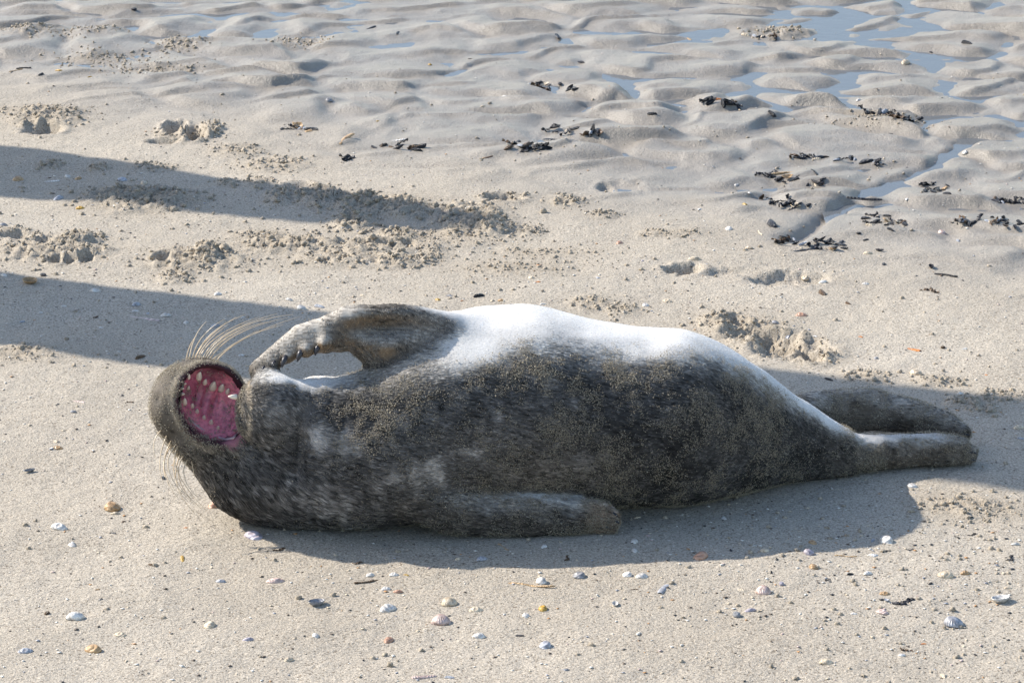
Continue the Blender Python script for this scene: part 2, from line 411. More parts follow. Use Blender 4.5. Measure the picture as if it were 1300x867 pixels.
cav = smin(cav, ellipsoid(hp_(293, 557, -.085), (9*px_m, .030, 12*px_m), rot=R(20)), .004)         # near corner
Dpre = D
D = smax(D, -cav, .006)
lipr = np.sqrt((cav * 1.25)**2 + (Dpre + .001)**2) - .0042                                        # swollen lip along the rim of the gape
D = smin(D, np.maximum(lipr, X - hp_(313, 500)[0]), .005)
# lower jaw and throat, nearer the camera, closing the right side of the gape
jaw = cone(hp_(354, 524, -.046), hp_(420, 545, -.02), 43*px_m, 62*px_m)
jawtip = ellipsoid(hp_(341, 522, -.050), (39*px_m, .046, 46*px_m), rot=R(-4))
jaw = smin(jaw, jawtip, .015)
D = smin(D, jaw, .0045 + .035 * sstep(hp_(318, 500)[0], hp_(375, 500)[0], X))
D = smin(D, ellipsoid(hp_(400, 506, .01), (26*px_m, .05, 24*px_m)), .02)                      # throat roll
D = smin(D, ellipsoid(hp_(300, 566, -.052), (12*px_m, .018, 9*px_m)), .012)                   # corner of the mouth
# far foreflipper, lifted over the chest with its tip on the chin
FD = .035
ff = [(hp_(575,452,FD+.035), 54*px_m), (hp_(532,440,FD+.02), 46*px_m), (hp_(492,432,FD), 40*px_m), (hp_(447,416,FD-.01), 26*px_m), (hp_(385,430,FD-.02), 21*px_m), (hp_(324,468,FD-.045), 8*px_m)]
far_fl = chain(ff, flat=((-.25, .55, .8), 1.0))
for px, py, r in ((329,467,6.5),(346,460,7.5),(366,452,9),(389,444,10),(411,435,9.5)):
    far_fl = smin(far_fl, ellipsoid(hp_(px, py, FD-.045), (r*px_m, .012, r*px_m)), .009)
far_fl = smin(far_fl, chain([(hp_(570,416,FD+.012), 17*px_m), (hp_(535,406,FD+.002), 14*px_m), (hp_(500,402,FD-.010), 12*px_m), (hp_(440,402,FD-.015), 12*px_m)]), .015)
far_fl = smax(far_fl, -ellipsoid(hp_(497,421,FD-.055), (66*px_m, .040, 16*px_m), rot=R(3)), .012)
D = smin(D, far_fl, .022)
# near foreflipper lying along the sand
def zc(px, py, r): p = at_z(px, py, r * .9); return (p, r)
nf = [(at_z(520,640,.06) + np.array((0, .03, 0)), .03), (at_z(575,650,.04) + np.array((0, .015, 0)), .034), zc(620,653,.032), zc(680,654,.031), zc(730,655,.0285), zc(762,657,.0235)]
near_fl = chain(nf)
for dx_, dy_, dz_ in ((-4, .006, .013), (3, -.006, .007), (5, -.012, -.004), (0, -.012, -.014)):
    near_fl = smin(near_fl, cone(nf[-1][0] + np.array((-.02, dy_ * .6, dz_ * .8)), nf[-1][0] + np.array((.016 + dx_ * px_m, dy_, dz_)), .0095, .0078), .0035)
D = smin(D, near_fl, .012)
# hind flippers
nh = [zc(1010,560,.056), zc(1070,576,.032), zc(1135,573,.027), zc(1185,571,.0245), zc(1216,573,.021), zc(1229,577,.015)]
fh = [zc(1000,528,.050), zc(1065,524,.036), zc(1125,519,.028), zc(1180,536,.023), zc(1220,551,.013)]
near_h = chain(nh)
far_h = chain([(p + np.array((0, .055, .012 if i < 3 else .004)), r) for i, (p, r) in enumerate(fh)])
fh2 = []
for i, (px, py, r, zz) in enumerate(((1005,534,.036,.060),(1050,521,.031,.056),(1108,520,.033,.052),(1165,531,.026,.042),(1202,541,.020,.034),(1221,549,.013,.028))):
    fh2.append((at_z(px, py, zz), r))
far_h = chain(fh2)
for (a_, b_) in (((1150,567),(1236,574)),):                                # grooves between the toes
    near_h = smax(near_h, -cone(at_z(*a_, .03) + np.array((0, -.026, 0)), at_z(*b_, .018) + np.array((0, -.014, 0)), .0022, .0030), .006)
for (a_, b_) in (((1130,520),(1226,549)),):
    far_h = smax(far_h, -cone(at_z(*a_, .05) + np.array((0, -.030, 0)), at_z(*b_, .02) + np.array((0, -.014, 0)), .0022, .0030), .006)
D = smin(smin(D, near_h, .03), smin(D, far_h, .016), .003)
# folds of skin on the neck and flank
for pts, dep, r in ((((388,520),(382,560),(372,600)), .0, 3.5),):
    for (ax_, ay_), (bx_, by_) in zip(pts[:-1], pts[1:]):
        # find the near surface of the body along the ray
        P = []
        for qx, qy in ((ax_, ay_), (bx_, by_)):
            for yy in np.arange(-1.09, -.6, .004):
                pp = at_y(qx, qy, yy); ix = np.round((pp - lo_) / RES).astype(int)
                if (ix < 0).any() or (ix >= dims).any(): continue
                if D[tuple(ix)] < 0: P.append(pp); break
        if len(P) == 2: D = smax(D, -cone(P[0], P[1], r * px_m, r * px_m), .022)

def surface_nets(F, lo, res):
    s = F < 0
    n = s.astype(np.int8)
    cnt = sum(n[i:n.shape[0]-1+i, j:n.shape[1]-1+j, k:n.shape[2]-1+k] for i in (0,1) for j in (0,1) for k in (0,1))
    act = (cnt > 0) & (cnt < 8); ids = -np.ones(act.shape, dtype=np.int64); ci = np.argwhere(act); ids[act] = np.arange(len(ci))
    acc = np.zeros((len(ci), 3)); num = np.zeros(len(ci))
    cor = [(i, j, k) for i in (0,1) for j in (0,1) for k in (0,1)]
    val = {c: F[ci[:,0]+c[0], ci[:,1]+c[1], ci[:,2]+c[2]] for c in cor}
    for a in cor:
        for ax in range(3):
            if a[ax]: continue
            b = list(a); b[ax] = 1; b = tuple(b)
            va, vb = val[a], val[b]; m = (va < 0) != (vb < 0)
            t = np.where(m, va / np.where(m, va - vb, 1), 0)
            p = np.tile(np.array(a, float), (len(ci), 1)); p[:, ax] += t
            acc[m] += p[m]; num[m] += 1
    V = (ci + acc / num[:, None]) * res + lo
    Q = []
    for ax in range(3):
        sl0 = [slice(None)] * 3; sl1 = [slice(None)] * 3; sl0[ax] = slice(0, -1); sl1[ax] = slice(1, None)
        a, b = s[tuple(sl0)], s[tuple(sl1)]; e = np.argwhere(a != b)
        o1, o2 = [(1, 2), (2, 0), (0, 1)][ax]
        e = e[(e[:, o1] > 0) & (e[:, o2] > 0) & (e[:, o1] < F.shape[o1] - 1) & (e[:, o2] < F.shape[o2] - 1)]
        def cid(d1, d2):
            c = e.copy(); c[:, o1] -= d1; c[:, o2] -= d2; return ids[c[:,0], c[:,1], c[:,2]]
        q4 = np.stack([cid(0,0), cid(1,0), cid(1,1), cid(0,1)], 1)
        flip = s[e[:,0], e[:,1], e[:,2]]
        q4[~flip] = q4[~flip][:, ::-1]; Q.append(q4)
    Q = np.concatenate(Q); Q = Q[(Q >= 0).all(1)]
    return V, Q
D = np.asarray(D, dtype=np.float32)
SV, SQ = surface_nets(D, lo_, RES)
def relax(V, Q, it):
    e = np.concatenate([Q[:, [0,1]], Q[:, [1,2]], Q[:, [2,3]], Q[:, [3,0]]])
    for _ in range(it):
        acc = np.zeros_like(V); n = np.zeros(len(V))
        np.add.at(acc, e[:,0], V[e[:,1]]); np.add.at(acc, e[:,1], V[e[:,0]]); np.add.at(n, e[:,0], 1); np.add.at(n, e[:,1], 1)
        V = V + .5 * (acc / n[:, None] - V)
    return V
SV = relax(SV, SQ, 6)
def vert_normals(V, Q):
    fn = np.cross(V[Q[:,2]] - V[Q[:,0]], V[Q[:,3]] - V[Q[:,1]]); N = np.zeros_like(V)
    for k in range(4): np.add.at(N, Q[:, k], fn)
    return N / np.maximum(np.linalg.norm(N, axis=1), 1e-12)[:, None]
SN = vert_normals(SV, SQ)
def grid_sample(F, P):
    ix = np.clip(np.round((P - lo_) / RES).astype(int), 0, dims - 1); return F[ix[:,0], ix[:,1], ix[:,2]]
# soft lumps of fat and skin, finer wrinkles on the flippers and neck
_fl = sstep(.008, -.002, np.minimum.reduce([grid_sample(np.asarray(f_), SV) for f_ in (near_h, far_h, near_fl)]))
_px, _py = project(SV); _hd = sstep(350, 320, _px)
SV = SV + SN * ((1 - _hd) * (.0035 * noise3(*(SV * 8).T) + .0016 * noise3(*(SV * 21).T)) + _fl * (.0024 * noise3(*(SV * np.array((38, 60, 60))).T) + .0012 * noise3(*(SV * 110).T))
     + .0022 * np.exp(-((_px - 420) / 50)**2) * noise3(SV[:, 0] * 70, SV[:, 1] * 12, SV[:, 2] * 12))[:, None]
SN = vert_normals(SV, SQ)
cav_f = np.asarray(np.broadcast_to(cav, D.shape)); ff_f = np.asarray(far_fl); nf_f = np.asarray(near_fl); nh_f = np.asarray(near_h); fh_f = np.asarray(far_h); jaw_f = np.asarray(jaw)
muz_f = np.asarray(np.broadcast_to(muz, D.shape))

def blob(px, py, cx, cy, rx, ry): return np.exp(-(((px - cx) / rx)**2 + ((py - cy) / ry)**2))
def coat(P, N):
    """coat colour (linear) of the seal at surface points"""
    x, y, z = P.T; px, py = project(P)
    n1 = noise3(x * 14, y * 14, z * 14); n2 = noise3(x * 34 + 7, y * 34, z * 34); n3 = noise3(x * 90, y * 90 + 3, z * 90)
    fl = np.minimum.reduce([grid_sample(ff_f, P), grid_sample(nf_f, P), grid_sample(nh_f, P), grid_sample(fh_f, P)])
    flip = sstep(.012, -.002, fl)
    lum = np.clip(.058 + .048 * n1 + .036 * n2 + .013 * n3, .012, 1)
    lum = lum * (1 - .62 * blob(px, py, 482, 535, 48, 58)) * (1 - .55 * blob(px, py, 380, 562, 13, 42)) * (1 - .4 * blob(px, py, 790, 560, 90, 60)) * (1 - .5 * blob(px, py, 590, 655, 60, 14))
    # pale mottles on shoulder, chest and head
    sp = sstep(.12, .55, n1 * .6 + n2 * .6)
    area = np.clip(blob(px, py, 520, 600, 150, 70) + blob(px, py, 650, 520, 120, 60) + .9 * blob(px, py, 390, 590, 70, 60), 0, 1)
    lum = lum + .17 * sp * area + .055 * area
    lum = lum + .11 * blob(px, py, 355, 520, 42, 36) + .13 * blob(px, py, 400, 560, 14, 20) + .10 * blob(px, py, 400, 630, 40, 12) + .05 * blob(px, py, 340, 620, 60, 40)
    col = np.stack([lum * 1.05, lum * .98, lum * .91], 1)
    # brownish face, limbs
    br = np.clip(blob(px, py, 235, 500, 60, 80) + .7 * flip + .5 * blob(px, py, 690, 600, 70, 30), 0, 1)[:, None]
    brown = np.stack([.25 + .11 * n2, .21 + .09 * n2, .165 + .07 * n2], 1)
    col = col * (1 - .7 * br) + brown * .7 * br
    # white belly, facing up and away
    bd = N @ (np.array((0, .40, .92)))
    edge = .74 - .22 * sstep(870, 1010, px) + .07 * n1 + .05 * n2 + .04 * n3
    bel = sstep(-.44, .16, bd - edge + .22 * blob(px, py, 590, 440, 50, 50)) ** 1.7 * sstep(505, 570, px + 18 * n1) * sstep(1110, 1050, px) * (1 - sstep(.010, -.004, grid_sample(fh_f, P)))
    thr = sstep(-.1, .2, bd - .55 - .1 * n2) * blob(px, py, 385, 478, 60, 18) * 1.2
    tailw = sstep(.35, .75, bd + .1 * n1) * sstep(990, 1020, px) * sstep(1250, 1170, px) * sstep(.02, .0, grid_sample(nh_f, P)) * .75
    bel = np.clip(np.maximum.reduce([bel, thr, tailw]), 0, 1)[:, None]
    white = np.stack([.74 + .04 * n2, .705 + .04 * n2, .65 + .04 * n2], 1)
    col = col * (1 - bel) + white * bel
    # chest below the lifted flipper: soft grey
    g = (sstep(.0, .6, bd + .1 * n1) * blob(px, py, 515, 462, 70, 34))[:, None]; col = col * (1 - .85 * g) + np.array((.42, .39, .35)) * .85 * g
    # lifted flipper: upper side painted pale as if sunlit, warm brown underneath, dark webs at the claws
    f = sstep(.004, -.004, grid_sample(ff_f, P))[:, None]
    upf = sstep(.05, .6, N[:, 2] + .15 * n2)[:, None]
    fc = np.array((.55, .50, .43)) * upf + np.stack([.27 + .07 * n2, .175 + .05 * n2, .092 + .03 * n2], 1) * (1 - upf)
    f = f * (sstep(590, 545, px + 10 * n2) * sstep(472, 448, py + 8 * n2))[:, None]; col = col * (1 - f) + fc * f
    # near flipper: grey fur with light painted above and shade below, tan blunt tip
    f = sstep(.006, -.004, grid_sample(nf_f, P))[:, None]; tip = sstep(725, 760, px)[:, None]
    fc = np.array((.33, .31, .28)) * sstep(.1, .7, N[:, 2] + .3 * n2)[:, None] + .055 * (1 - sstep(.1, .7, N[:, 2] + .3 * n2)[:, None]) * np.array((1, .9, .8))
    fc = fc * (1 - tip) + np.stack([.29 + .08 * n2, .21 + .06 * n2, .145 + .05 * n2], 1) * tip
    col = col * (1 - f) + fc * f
    # hind flippers: grey-brown, paler on top
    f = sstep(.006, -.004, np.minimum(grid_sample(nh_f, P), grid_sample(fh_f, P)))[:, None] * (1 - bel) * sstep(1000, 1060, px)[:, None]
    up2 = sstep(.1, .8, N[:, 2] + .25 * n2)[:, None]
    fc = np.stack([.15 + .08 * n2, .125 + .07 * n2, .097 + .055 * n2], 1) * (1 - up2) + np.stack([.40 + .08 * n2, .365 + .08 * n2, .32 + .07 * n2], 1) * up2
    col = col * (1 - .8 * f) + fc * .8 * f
    # dark pores in rows on the whisker pads
    po = sstep(.25, .5, noise3(x * 150, y * 150, z * 150)) * blob(px, py, 218, 540, 22, 45); col = col * (1 - .75 * po[:, None])
    # pale sandy rims of both lips
    cv_ = grid_sample(cav_f, P); lr = np.clip(np.exp(-((cv_ - .0075) / .0035)**2) * (px < 300) * (.55 + .6 * n2) + np.exp(-((cv_ - .002) / .005)**2) * (grid_sample(jaw_f, P) < .004) * (px < 318) * .8, 0, .8)[:, None]
    col = col * (1 - lr) + np.array((.40, .34, .26)) * lr
    # dark gums just inside the lips
    inm = sstep(.004, -.001, grid_sample(cav_f, P)) * (px < 316) * (grid_sample(jaw_f, P) > .003)
    inm = inm[:, None]; nearc = (sstep(546, 556, py) * sstep(278, 290, px))[:, None]; col = col * (1 - inm) + (np.array((.060, .020, .028)) * (1 - nearc) + np.array((.42, .17, .20)) * nearc) * inm
    return np.clip(col, .012, .85)
seal = bpy.data.objects.new('seal', None); COL.objects.link(seal)
seal.location = (float(rows[7, 0]), float(rows[7, 1]), 0.0)
seal['label'] = 'yawning grey seal lying on its back with one foreflipper lifted to its chin'; seal['category'] = 'seal'
SO = np.array(seal.location)
def part(name, me, mat, parent=None, **tags):
    o = link(name, me, mat, parent or seal, **tags)
    return o
bodym = make_mesh('body', SV - SO, SQ)
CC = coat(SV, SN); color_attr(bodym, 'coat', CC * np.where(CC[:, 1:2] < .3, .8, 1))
mb = MatB('seal_skin'); at = mb.attr('coat'); stc = mb.new('ShaderNodeTexCoord').outputs['Object']
mb.link(mb.mix(1.0, at.outputs['Color'], mb.ramp(mb.noise(stc, 300, 3), [(.3, (.86,)*3), (.6, (1.03,)*3)]), 'MULTIPLY'), mb.b.inputs['Base Color'])
mb.b.inputs['Roughness'].default_value = .75; mb.b.inputs['Specular IOR Level'].default_value = .2
mb.link(mb.bump(mb.noise(stc, 260, 3), .25, .002), mb.b.inputs['Normal'])
part('body', bodym, mb.m)

# --- coat hairs
mh = MatB('seal_fur'); mh.link(mh.attr('coat').outputs['Color'], mh.b.inputs['Base Color'])
mh.b.inputs['Roughness'].default_value = .5; mh.b.inputs['Specular IOR Level'].default_value = .22
htr = mh.new('ShaderNodeBsdfTranslucent'); mh.link(mh.attr('coat').outputs['Color'], htr.inputs['Color'])
hmx = mh.new('ShaderNodeMixShader'); hmx.inputs[0].default_value = .36
mh.link(mh.b.outputs[0], hmx.inputs[1]); mh.link(htr.outputs[0], hmx.inputs[2]); mh.link(hmx.outputs[0], mh.out.inputs[0])
def sample_surface(n, weight):
    T = np.concatenate([SQ[:, [0,1,2]], SQ[:, [0,2,3]]])
    A = SV[T]; ar = .5 * np.linalg.norm(np.cross(A[:,1] - A[:,0], A[:,2] - A[:,0]), axis=1) * weight[T].mean(1)
    ti = rng.choice(len(T), n, p=ar / ar.sum()); u, v = rng.random(n), rng.random(n); f = u + v > 1; u[f], v[f] = 1 - u[f], 1 - v[f]
    w = np.stack([1 - u - v, u, v], 1)
    P = (SV[T[ti]] * w[..., None]).sum(1); N = (SN[T[ti]] * w[..., None]).sum(1); N /= np.linalg.norm(N, axis=1)[:, None]
    return P, N
spx, spy = project(SV)
furw = np.ones(len(SV)); furw[(grid_sample(cav_f, SV) < .003) & (spx < 316) & (grid_sample(jaw_f, SV) > .003)] = 0
furw[SV[:, 2] < .004] = 0; furw[SN[:, 1] > .75] *= .3; furw *= 1 - .45 * sstep(.3, .6, CC[:, 1])
NH = 280000
HP, HN = sample_surface(NH, furw)
HPX, HPY = project(HP)
flow = np.tile(np.array((1.0, -.05, -.18)), (NH, 1))
hd = sstep(400, 330, HPX)[:, None]; flow = flow * (1 - hd) + np.array((.75, 0, -.65)) * hd
jw = (sstep(.01, -.004, grid_sample(jaw_f, HP)) * (HPX < 400))[:, None]; flow = flow * (1 - jw) + np.array((.85, -.1, -.45)) * jw
fw = sstep(.006, -.004, grid_sample(ff_f, HP))[:, None]; flow = flow * (1 - fw) + np.array((-.85, -.1, -.5)) * fw
flow += .30 * np.stack([noise3(*(HP * 28).T), noise3(*(HP * 28 + 11).T), noise3(*(HP * 28 + 23).T)], 1)
flow += .35 * np.stack([noise3(*(HP * 95).T), noise3(*(HP * 95 + 11).T), noise3(*(HP * 95 + 23).T)], 1)
flow += .12 * rng.normal(size=(NH, 3))
flow -= HN * (flow * HN).sum(1)[:, None]; flow /= np.maximum(np.linalg.norm(flow, axis=1), 1e-6)[:, None]
HL = .0078 * np.ones(NH)
HL += .0105 * blob(HPX, HPY, 330, 625, 100, 55); HL -= .0070 * blob(HPX, HPY, 225, 515, 48, 75); HL -= .0055 * fw[:, 0]; HL -= .004 * sstep(.3, .6, coat(HP, HN)[:, 1])
HL -= .003 * sstep(.006, -.004, np.minimum(grid_sample(nh_f, HP), grid_sample(fh_f, HP)))
HL *= rng.uniform(.6, 1.25, NH)
lift = (.22 + .24 * rng.random(NH) + .15 * blob(HPX, HPY, 330, 625, 110, 60))[:, None]
NPT = 4; pts = np.zeros((NH, NPT, 3), dtype=np.float32)
for k in range(NPT):
    t = k / (NPT - 1)
    pts[:, k] = HP - SO + HL[:, None] * (flow * (t * .9) + HN * lift * (t - .55 * t * t)) - HN * .0006
cs_ = .0052 + .003 * blob(HPX, HPY, 330, 625, 110, 60)
jit_ = HP + .004 * np.stack([noise3(*(HP * 140).T), noise3(*(HP * 140 + 31).T), noise3(*(HP * 140 + 57).T)], 1)
cell = np.floor(jit_ / cs_[:, None].round(3)).astype(np.int64); key = cell[:, 0] * 4000003 + cell[:, 1] * 2003 + cell[:, 2]
_, inv = np.unique(key, return_inverse=True); nc = inv.max() + 1; cnt_ = np.bincount(inv, minlength=nc)
tipc = np.stack([np.bincount(inv, weights=pts[:, -1, k], minlength=nc) / cnt_ for k in range(3)], 1)
midc = np.stack([np.bincount(inv, weights=pts[:, -2, k], minlength=nc) / cnt_ for k in range(3)], 1)
clump = (.36 + .24 * blob(HPX, HPY, 330, 625, 110, 60))[:, None]
pts[:, -1] += clump * (tipc[inv] - pts[:, -1]); pts[:, -2] += .55 * clump * (midc[inv] - pts[:, -2])
cshade = rng.uniform(.58, 1.5, nc)[inv]
hc = bpy.data.hair_curves.new('fur'); hc.add_curves([NPT] * NH)
hc.attributes['position'].data.foreach_set('vector', pts.ravel())
rad = hc.attributes.new('radius', 'FLOAT', 'POINT') if 'radius' not in hc.attributes else hc.attributes['radius']
rr = np.tile(np.array((.00042, .0004, .0003, .00008), dtype=np.float32), (NH, 1)) * rng.uniform(.7, 1.25, (NH, 1)).astype(np.float32)
rad.data.foreach_set('value', rr.ravel())
streak = noise3(HP[:, 0] * 55 - HP[:, 2] * 30, HP[:, 1] * 330, HP[:, 2] * 330 + HP[:, 0] * 90) + .6 * noise3(HP[:, 0] * 130, HP[:, 1] * 420, HP[:, 2] * 420)
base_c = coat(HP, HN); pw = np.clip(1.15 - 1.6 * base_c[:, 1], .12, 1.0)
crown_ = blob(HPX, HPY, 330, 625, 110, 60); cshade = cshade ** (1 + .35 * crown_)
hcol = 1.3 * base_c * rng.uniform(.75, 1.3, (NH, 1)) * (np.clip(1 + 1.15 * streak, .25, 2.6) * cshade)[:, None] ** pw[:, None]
ca = hc.attributes.new('coat', 'FLOAT_COLOR', 'CURVE'); c4 = np.ones((NH, 4), dtype=np.float32); c4[:, :3] = np.clip(hcol, .008, .92)
ca.data.foreach_set('color', c4.ravel())
part('fur', hc, mh.m, kind='stuff')

# --- sand stuck in the coat
OCT = np.array(((1,0,0),(-1,0,0),(0,1,0),(0,-1,0),(0,0,1),(0,0,-1)), float)
OCTF = np.array(((0,2,4),(2,1,4),(1,3,4),(3,0,4),(2,0,5),(1,2,5),(3,1,5),(0,3,5)))
TET = np.array(((1, 0, -.5), (-.6, .9, -.4), (-.5, -.9, -.45), (0, 0, 1.0))); TETF = np.array(((0,1,3),(1,2,3),(2,0,3),(1,0,2)))
def crumbs(P, size, V0=OCT, F0=OCTF, squash=1.0):
    n = len(P); k = len(V0)
    V = V0[None] * size[:, None, None] * rng.uniform(.45, 1.3, (n, k, 1)) * np.array((1, 1, squash))
    a = rng.uniform(0, 6.28, n); ca_, sa_ = np.cos(a)[:, None], np.sin(a)[:, None]
    V = np.stack([V[..., 0] * ca_ - V[..., 1] * sa_, V[..., 0] * sa_ + V[..., 1] * ca_, V[..., 2]], -1) + P[:, None, :]
    F = (F0[None] + (np.arange(n) * k)[:, None, None]).reshape(-1, F0.shape[1])
    return V.reshape(-1, 3), F
gw = .9 * blob(spx, spy, 490, 535, 55, 50) + .75 * sstep(560, 640, spx) * sstep(1060, 960, spx) * (spy > 430) * (.45 + .55 * sstep(610, 470, spy)) \
   + .55 * sstep(1040, 1070, spx) + .8 * blob(spx, spy, 225, 500, 26, 70) + .06 + .25 * sstep(.004, -.004, grid_sample(nf_f, SV)) + .5 * blob(spx, spy, 305, 520, 8, 50)
rim = np.exp(-(grid_sample(cav_f, SV) / .006)**2) * (spx < 312) * (grid_sample(cav_f, SV) > -.001)
gw *= np.clip(.40 + 1.1 * noise3(*(SV * 18).T) + .9 * noise3(*(SV * 60).T), .02, 2.5) * np.clip(1.4 - 2.2 * CC[:, 1], 0, 1) * (SN[:, 1] < .5) * (furw > 0)
gw += 1.3 * rim * np.clip(.4 + 1.2 * noise3(*(SV * 70).T), 0, 2)
NG = 90000
GP, GN = sample_surface(NG, gw)
gv, gf = crumbs(GP - SO + GN * rng.uniform(.0012, .0040, (NG, 1)), rng.uniform(.0004, .0009, NG) * (1 + .9 * (rng.random(NG) > .97)), TET, TETF)
mg = MatB('stuck_sand'); gtc = mg.new('ShaderNodeTexCoord').outputs['Object']
mg.link(mg.ramp(mg.noise(gtc, 700, 1), [(.3, (.22, .17, .11)), (.5, (.40, .34, .24)), (.7, (.60, .55, .45))]), mg.b.inputs['Base Color']); mg.b.inputs['Roughness'].default_value = .8
part('sand_grains', make_mesh('sand_grains', gv, gf, smooth=False), mg.m, kind='stuff')

# --- mouth lining, tongue and teeth
nu, nv = 60, 40
uu, vv = np.meshgrid(np.linspace(0, 2 * np.pi, nu, endpoint=False), np.linspace(0.02, np.pi - .02, nv))
lx, ly, lz = np.sin(vv) * np.cos(uu), -np.cos(vv), np.sin(vv) * np.sin(uu)      # pole axis along y
def cav_pt(l, k=1.0):
    u_, v_ = l[..., 0] * MR[0] * k, l[..., 2] * MR[2] * k; ca_, sa_ = math.cos(MROT), math.sin(MROT)
    return np.stack([MC[0] + u_ * ca_ - v_ * sa_, MC[1] + l[..., 1] * MR[1] * k, MC[2] + u_ * sa_ + v_ * ca_], -1)
LP = cav_pt(np.stack([lx, ly, lz], -1), .965).reshape(-1, 3)
ridg = noise3(*(LP * 60).T)
_lx, _ly = project(LP)
def px_dist(qx, qy, pts): return seg_dist(qx, qy, np.array(pts, float))
gum = np.exp(-(np.minimum(px_dist(_lx, _ly, [(300,503),(281,494),(262,484),(250,478),(239,479),(231,488),(229,500)]), px_dist(_lx, _ly, [(229,500),(234,512),(250,523),(268,538),(280,548)])) / 5.0)**2)
rug = np.sin((_lx * .75 + _ly * .25 + 3 * ridg) * .62) * np.exp(-((_lx - 255) / 26)**2 - ((_ly - 505) / 24)**2)
ctr = MC; LP = LP + (ctr - LP) * (.035 * ridg + .03 + .030 * gum + .050 * rug)[:, None]
li = np.arange(nu * nv).reshape(nv, nu); LF = np.stack([li[:-1], np.roll(li[:-1], -1, 1), np.roll(li[1:], -1, 1), li[1:]], -1).reshape(-1, 4)
pre = np.asarray(Dpre); inside = grid_sample(pre, LP) < -.0025
LF = LF[inside[LF].all(1)]
lpx, lpy = project(LP)
dep = np.clip(ly.ravel(), -1, 1)
nn = noise3(*(LP * 130).T)
pk = np.stack([.94 + .04 * nn, .30 + .07 * nn, .36 + .08 * nn], 1); pu = np.stack([.34 + .07 * nn, .085 + .03 * nn, .13 + .05 * nn], 1)
mixp = np.clip(blob(lpx, lpy, 246, 496, 24, 24) + .5 * np.clip(-rug, 0, 1) + .45 * sstep(.05, .35, nn + .2 * ridg), 0, .9)[:, None]
lcol = pk * (1 - mixp) + pu * mixp
lcol = lcol * (1 - .25 * gum[:, None]) + np.array((.62, .12, .20)) * .25 * gum[:, None]
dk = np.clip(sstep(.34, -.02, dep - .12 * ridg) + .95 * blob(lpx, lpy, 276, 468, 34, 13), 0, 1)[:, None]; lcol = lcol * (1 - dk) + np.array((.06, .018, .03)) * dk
lm = make_mesh('mouth_lining', LP - SO, LF); color_attr(lm, 'flesh', np.clip(lcol, .01, .8))
mf = MatB('wet_flesh'); ftc = mf.new('ShaderNodeTexCoord').outputs['Object']
mf.link(mf.mix(1.0, mf.attr('flesh').outputs['Color'], mf.ramp(mf.noise(ftc, 170, 4, .65), [(.36, (.72, .64, .72)), (.55, (1.1, 1.1, 1.1))]), 'MULTIPLY'), mf.b.inputs['Base Color'])
mf.b.inputs['Roughness'].default_value = .22; mf.b.inputs['Subsurface Weight'].default_value = .15; mf.b.inputs['Subsurface Radius'].default_value = (.01, .004, .003)
mf.link(mf.bump(mf.noise(ftc, 150, 3), .5, .003), mf.b.inputs['Normal'])
mouth = part('mouth_lining', lm, mf.m, label='wet pink and purple lining of the wide open mouth')
me_ = MatB('tooth_enamel'); me_.b.inputs['Base Color'].default_value = (.82, .72, .58, 1); me_.b.inputs['Roughness'].default_value = .3
def hit_cavity(px, py):
    d = ray(px, py); ca_, sa_ = math.cos(MROT), math.sin(MROT)
    def tf(v): return np.array(((v[0] * ca_ + v[2] * sa_) / MR[0], v[1] / MR[1], (-v[0] * sa_ + v[2] * ca_) / MR[2])) / .93
    o, dd = tf(CAM - MC), tf(d); a, b, c = dd @ dd, o @ dd, o @ o - 1; disc = b * b - a * c
    if disc < 0: return None
    return CAM + d * ((-b + math.sqrt(disc)) / a)
def tube(path, radii, n=8, cap=True):
    path = np.asarray(path, float); V = []; F = []
    for i, p in enumerate(path):
        t = path[min(i + 1, len(path) - 1)] - path[max(i - 1, 0)]; t /= np.linalg.norm(t)
        u = np.cross(t, (0, 0, 1.0)); u = u if np.linalg.norm(u) > 1e-3 else np.cross(t, (1.0, 0, 0)); u /= np.linalg.norm(u); v = np.cross(t, u)
        for k in range(n):
            a = 2 * math.pi * k / n; V.append(p + radii[i] * (math.cos(a) * u + math.sin(a) * v))
    for i in range(len(path) - 1):
        for k in range(n): j = (k + 1) % n; F.append([i*n+k, i*n+j, (i+1)*n+j, (i+1)*n+k])
    if cap: F.append(list(range(n))[::-1]); F.append([(len(path)-1)*n + k for k in range(n)])
    return V, F
TEETH = [(239,479,8,0),(252,479,13,0),(260,486,9,0),(270,492,14,0),(281,494,12,0),(289,498,9,0),(233,487,6,1),(230,493,6,1),(229.5,500,8,1),(239,493,6,0),
         (234,511,11,2),(244,516,8,2),(250,523,8,2),(259,531,8,2),(268,537,9,2),(277,544,7,2)]
for px, py, ln, row in TEETH:
    p = hit_cavity(px, py)
    if p is None: continue
    d = np.array(((.15, -.75, .65), (.5, -.8, .2), (.05, -.75, .6))[row]); d /= np.linalg.norm(d)
    L = ln * px_m * 1.12; bend = np.array((.25, 0, .15)) * L
    path = [p - d * L * .35 + bend * 0, p + d * L * .15, p + d * L * .6 + bend * .12, p + d * L * .92 + bend * .3, p + d * L * 1.0 + bend * .36]
    w = L * .30
    V, F = tube(np.array(path) - SO, [w, w * 1.05, w * .72, w * .32, w * .06], 9)
    part('tooth', make_mesh('tooth', V, F), me_.m, mouth)
for px, py, ln in ((298,504,11),):                                                  # lower canine standing on the jaw edge
    p = hp_(px + 2, py, -.075); d = np.array((-.9, -.35, .18)); L = ln * px_m
    V, F = tube(np.array([p, p + d * L * .6, p + d * L]) - SO, [L * .34, L * .24, L * .05], 9)
    part('tooth', make_mesh('tooth', V, F), me_.m, mouth)
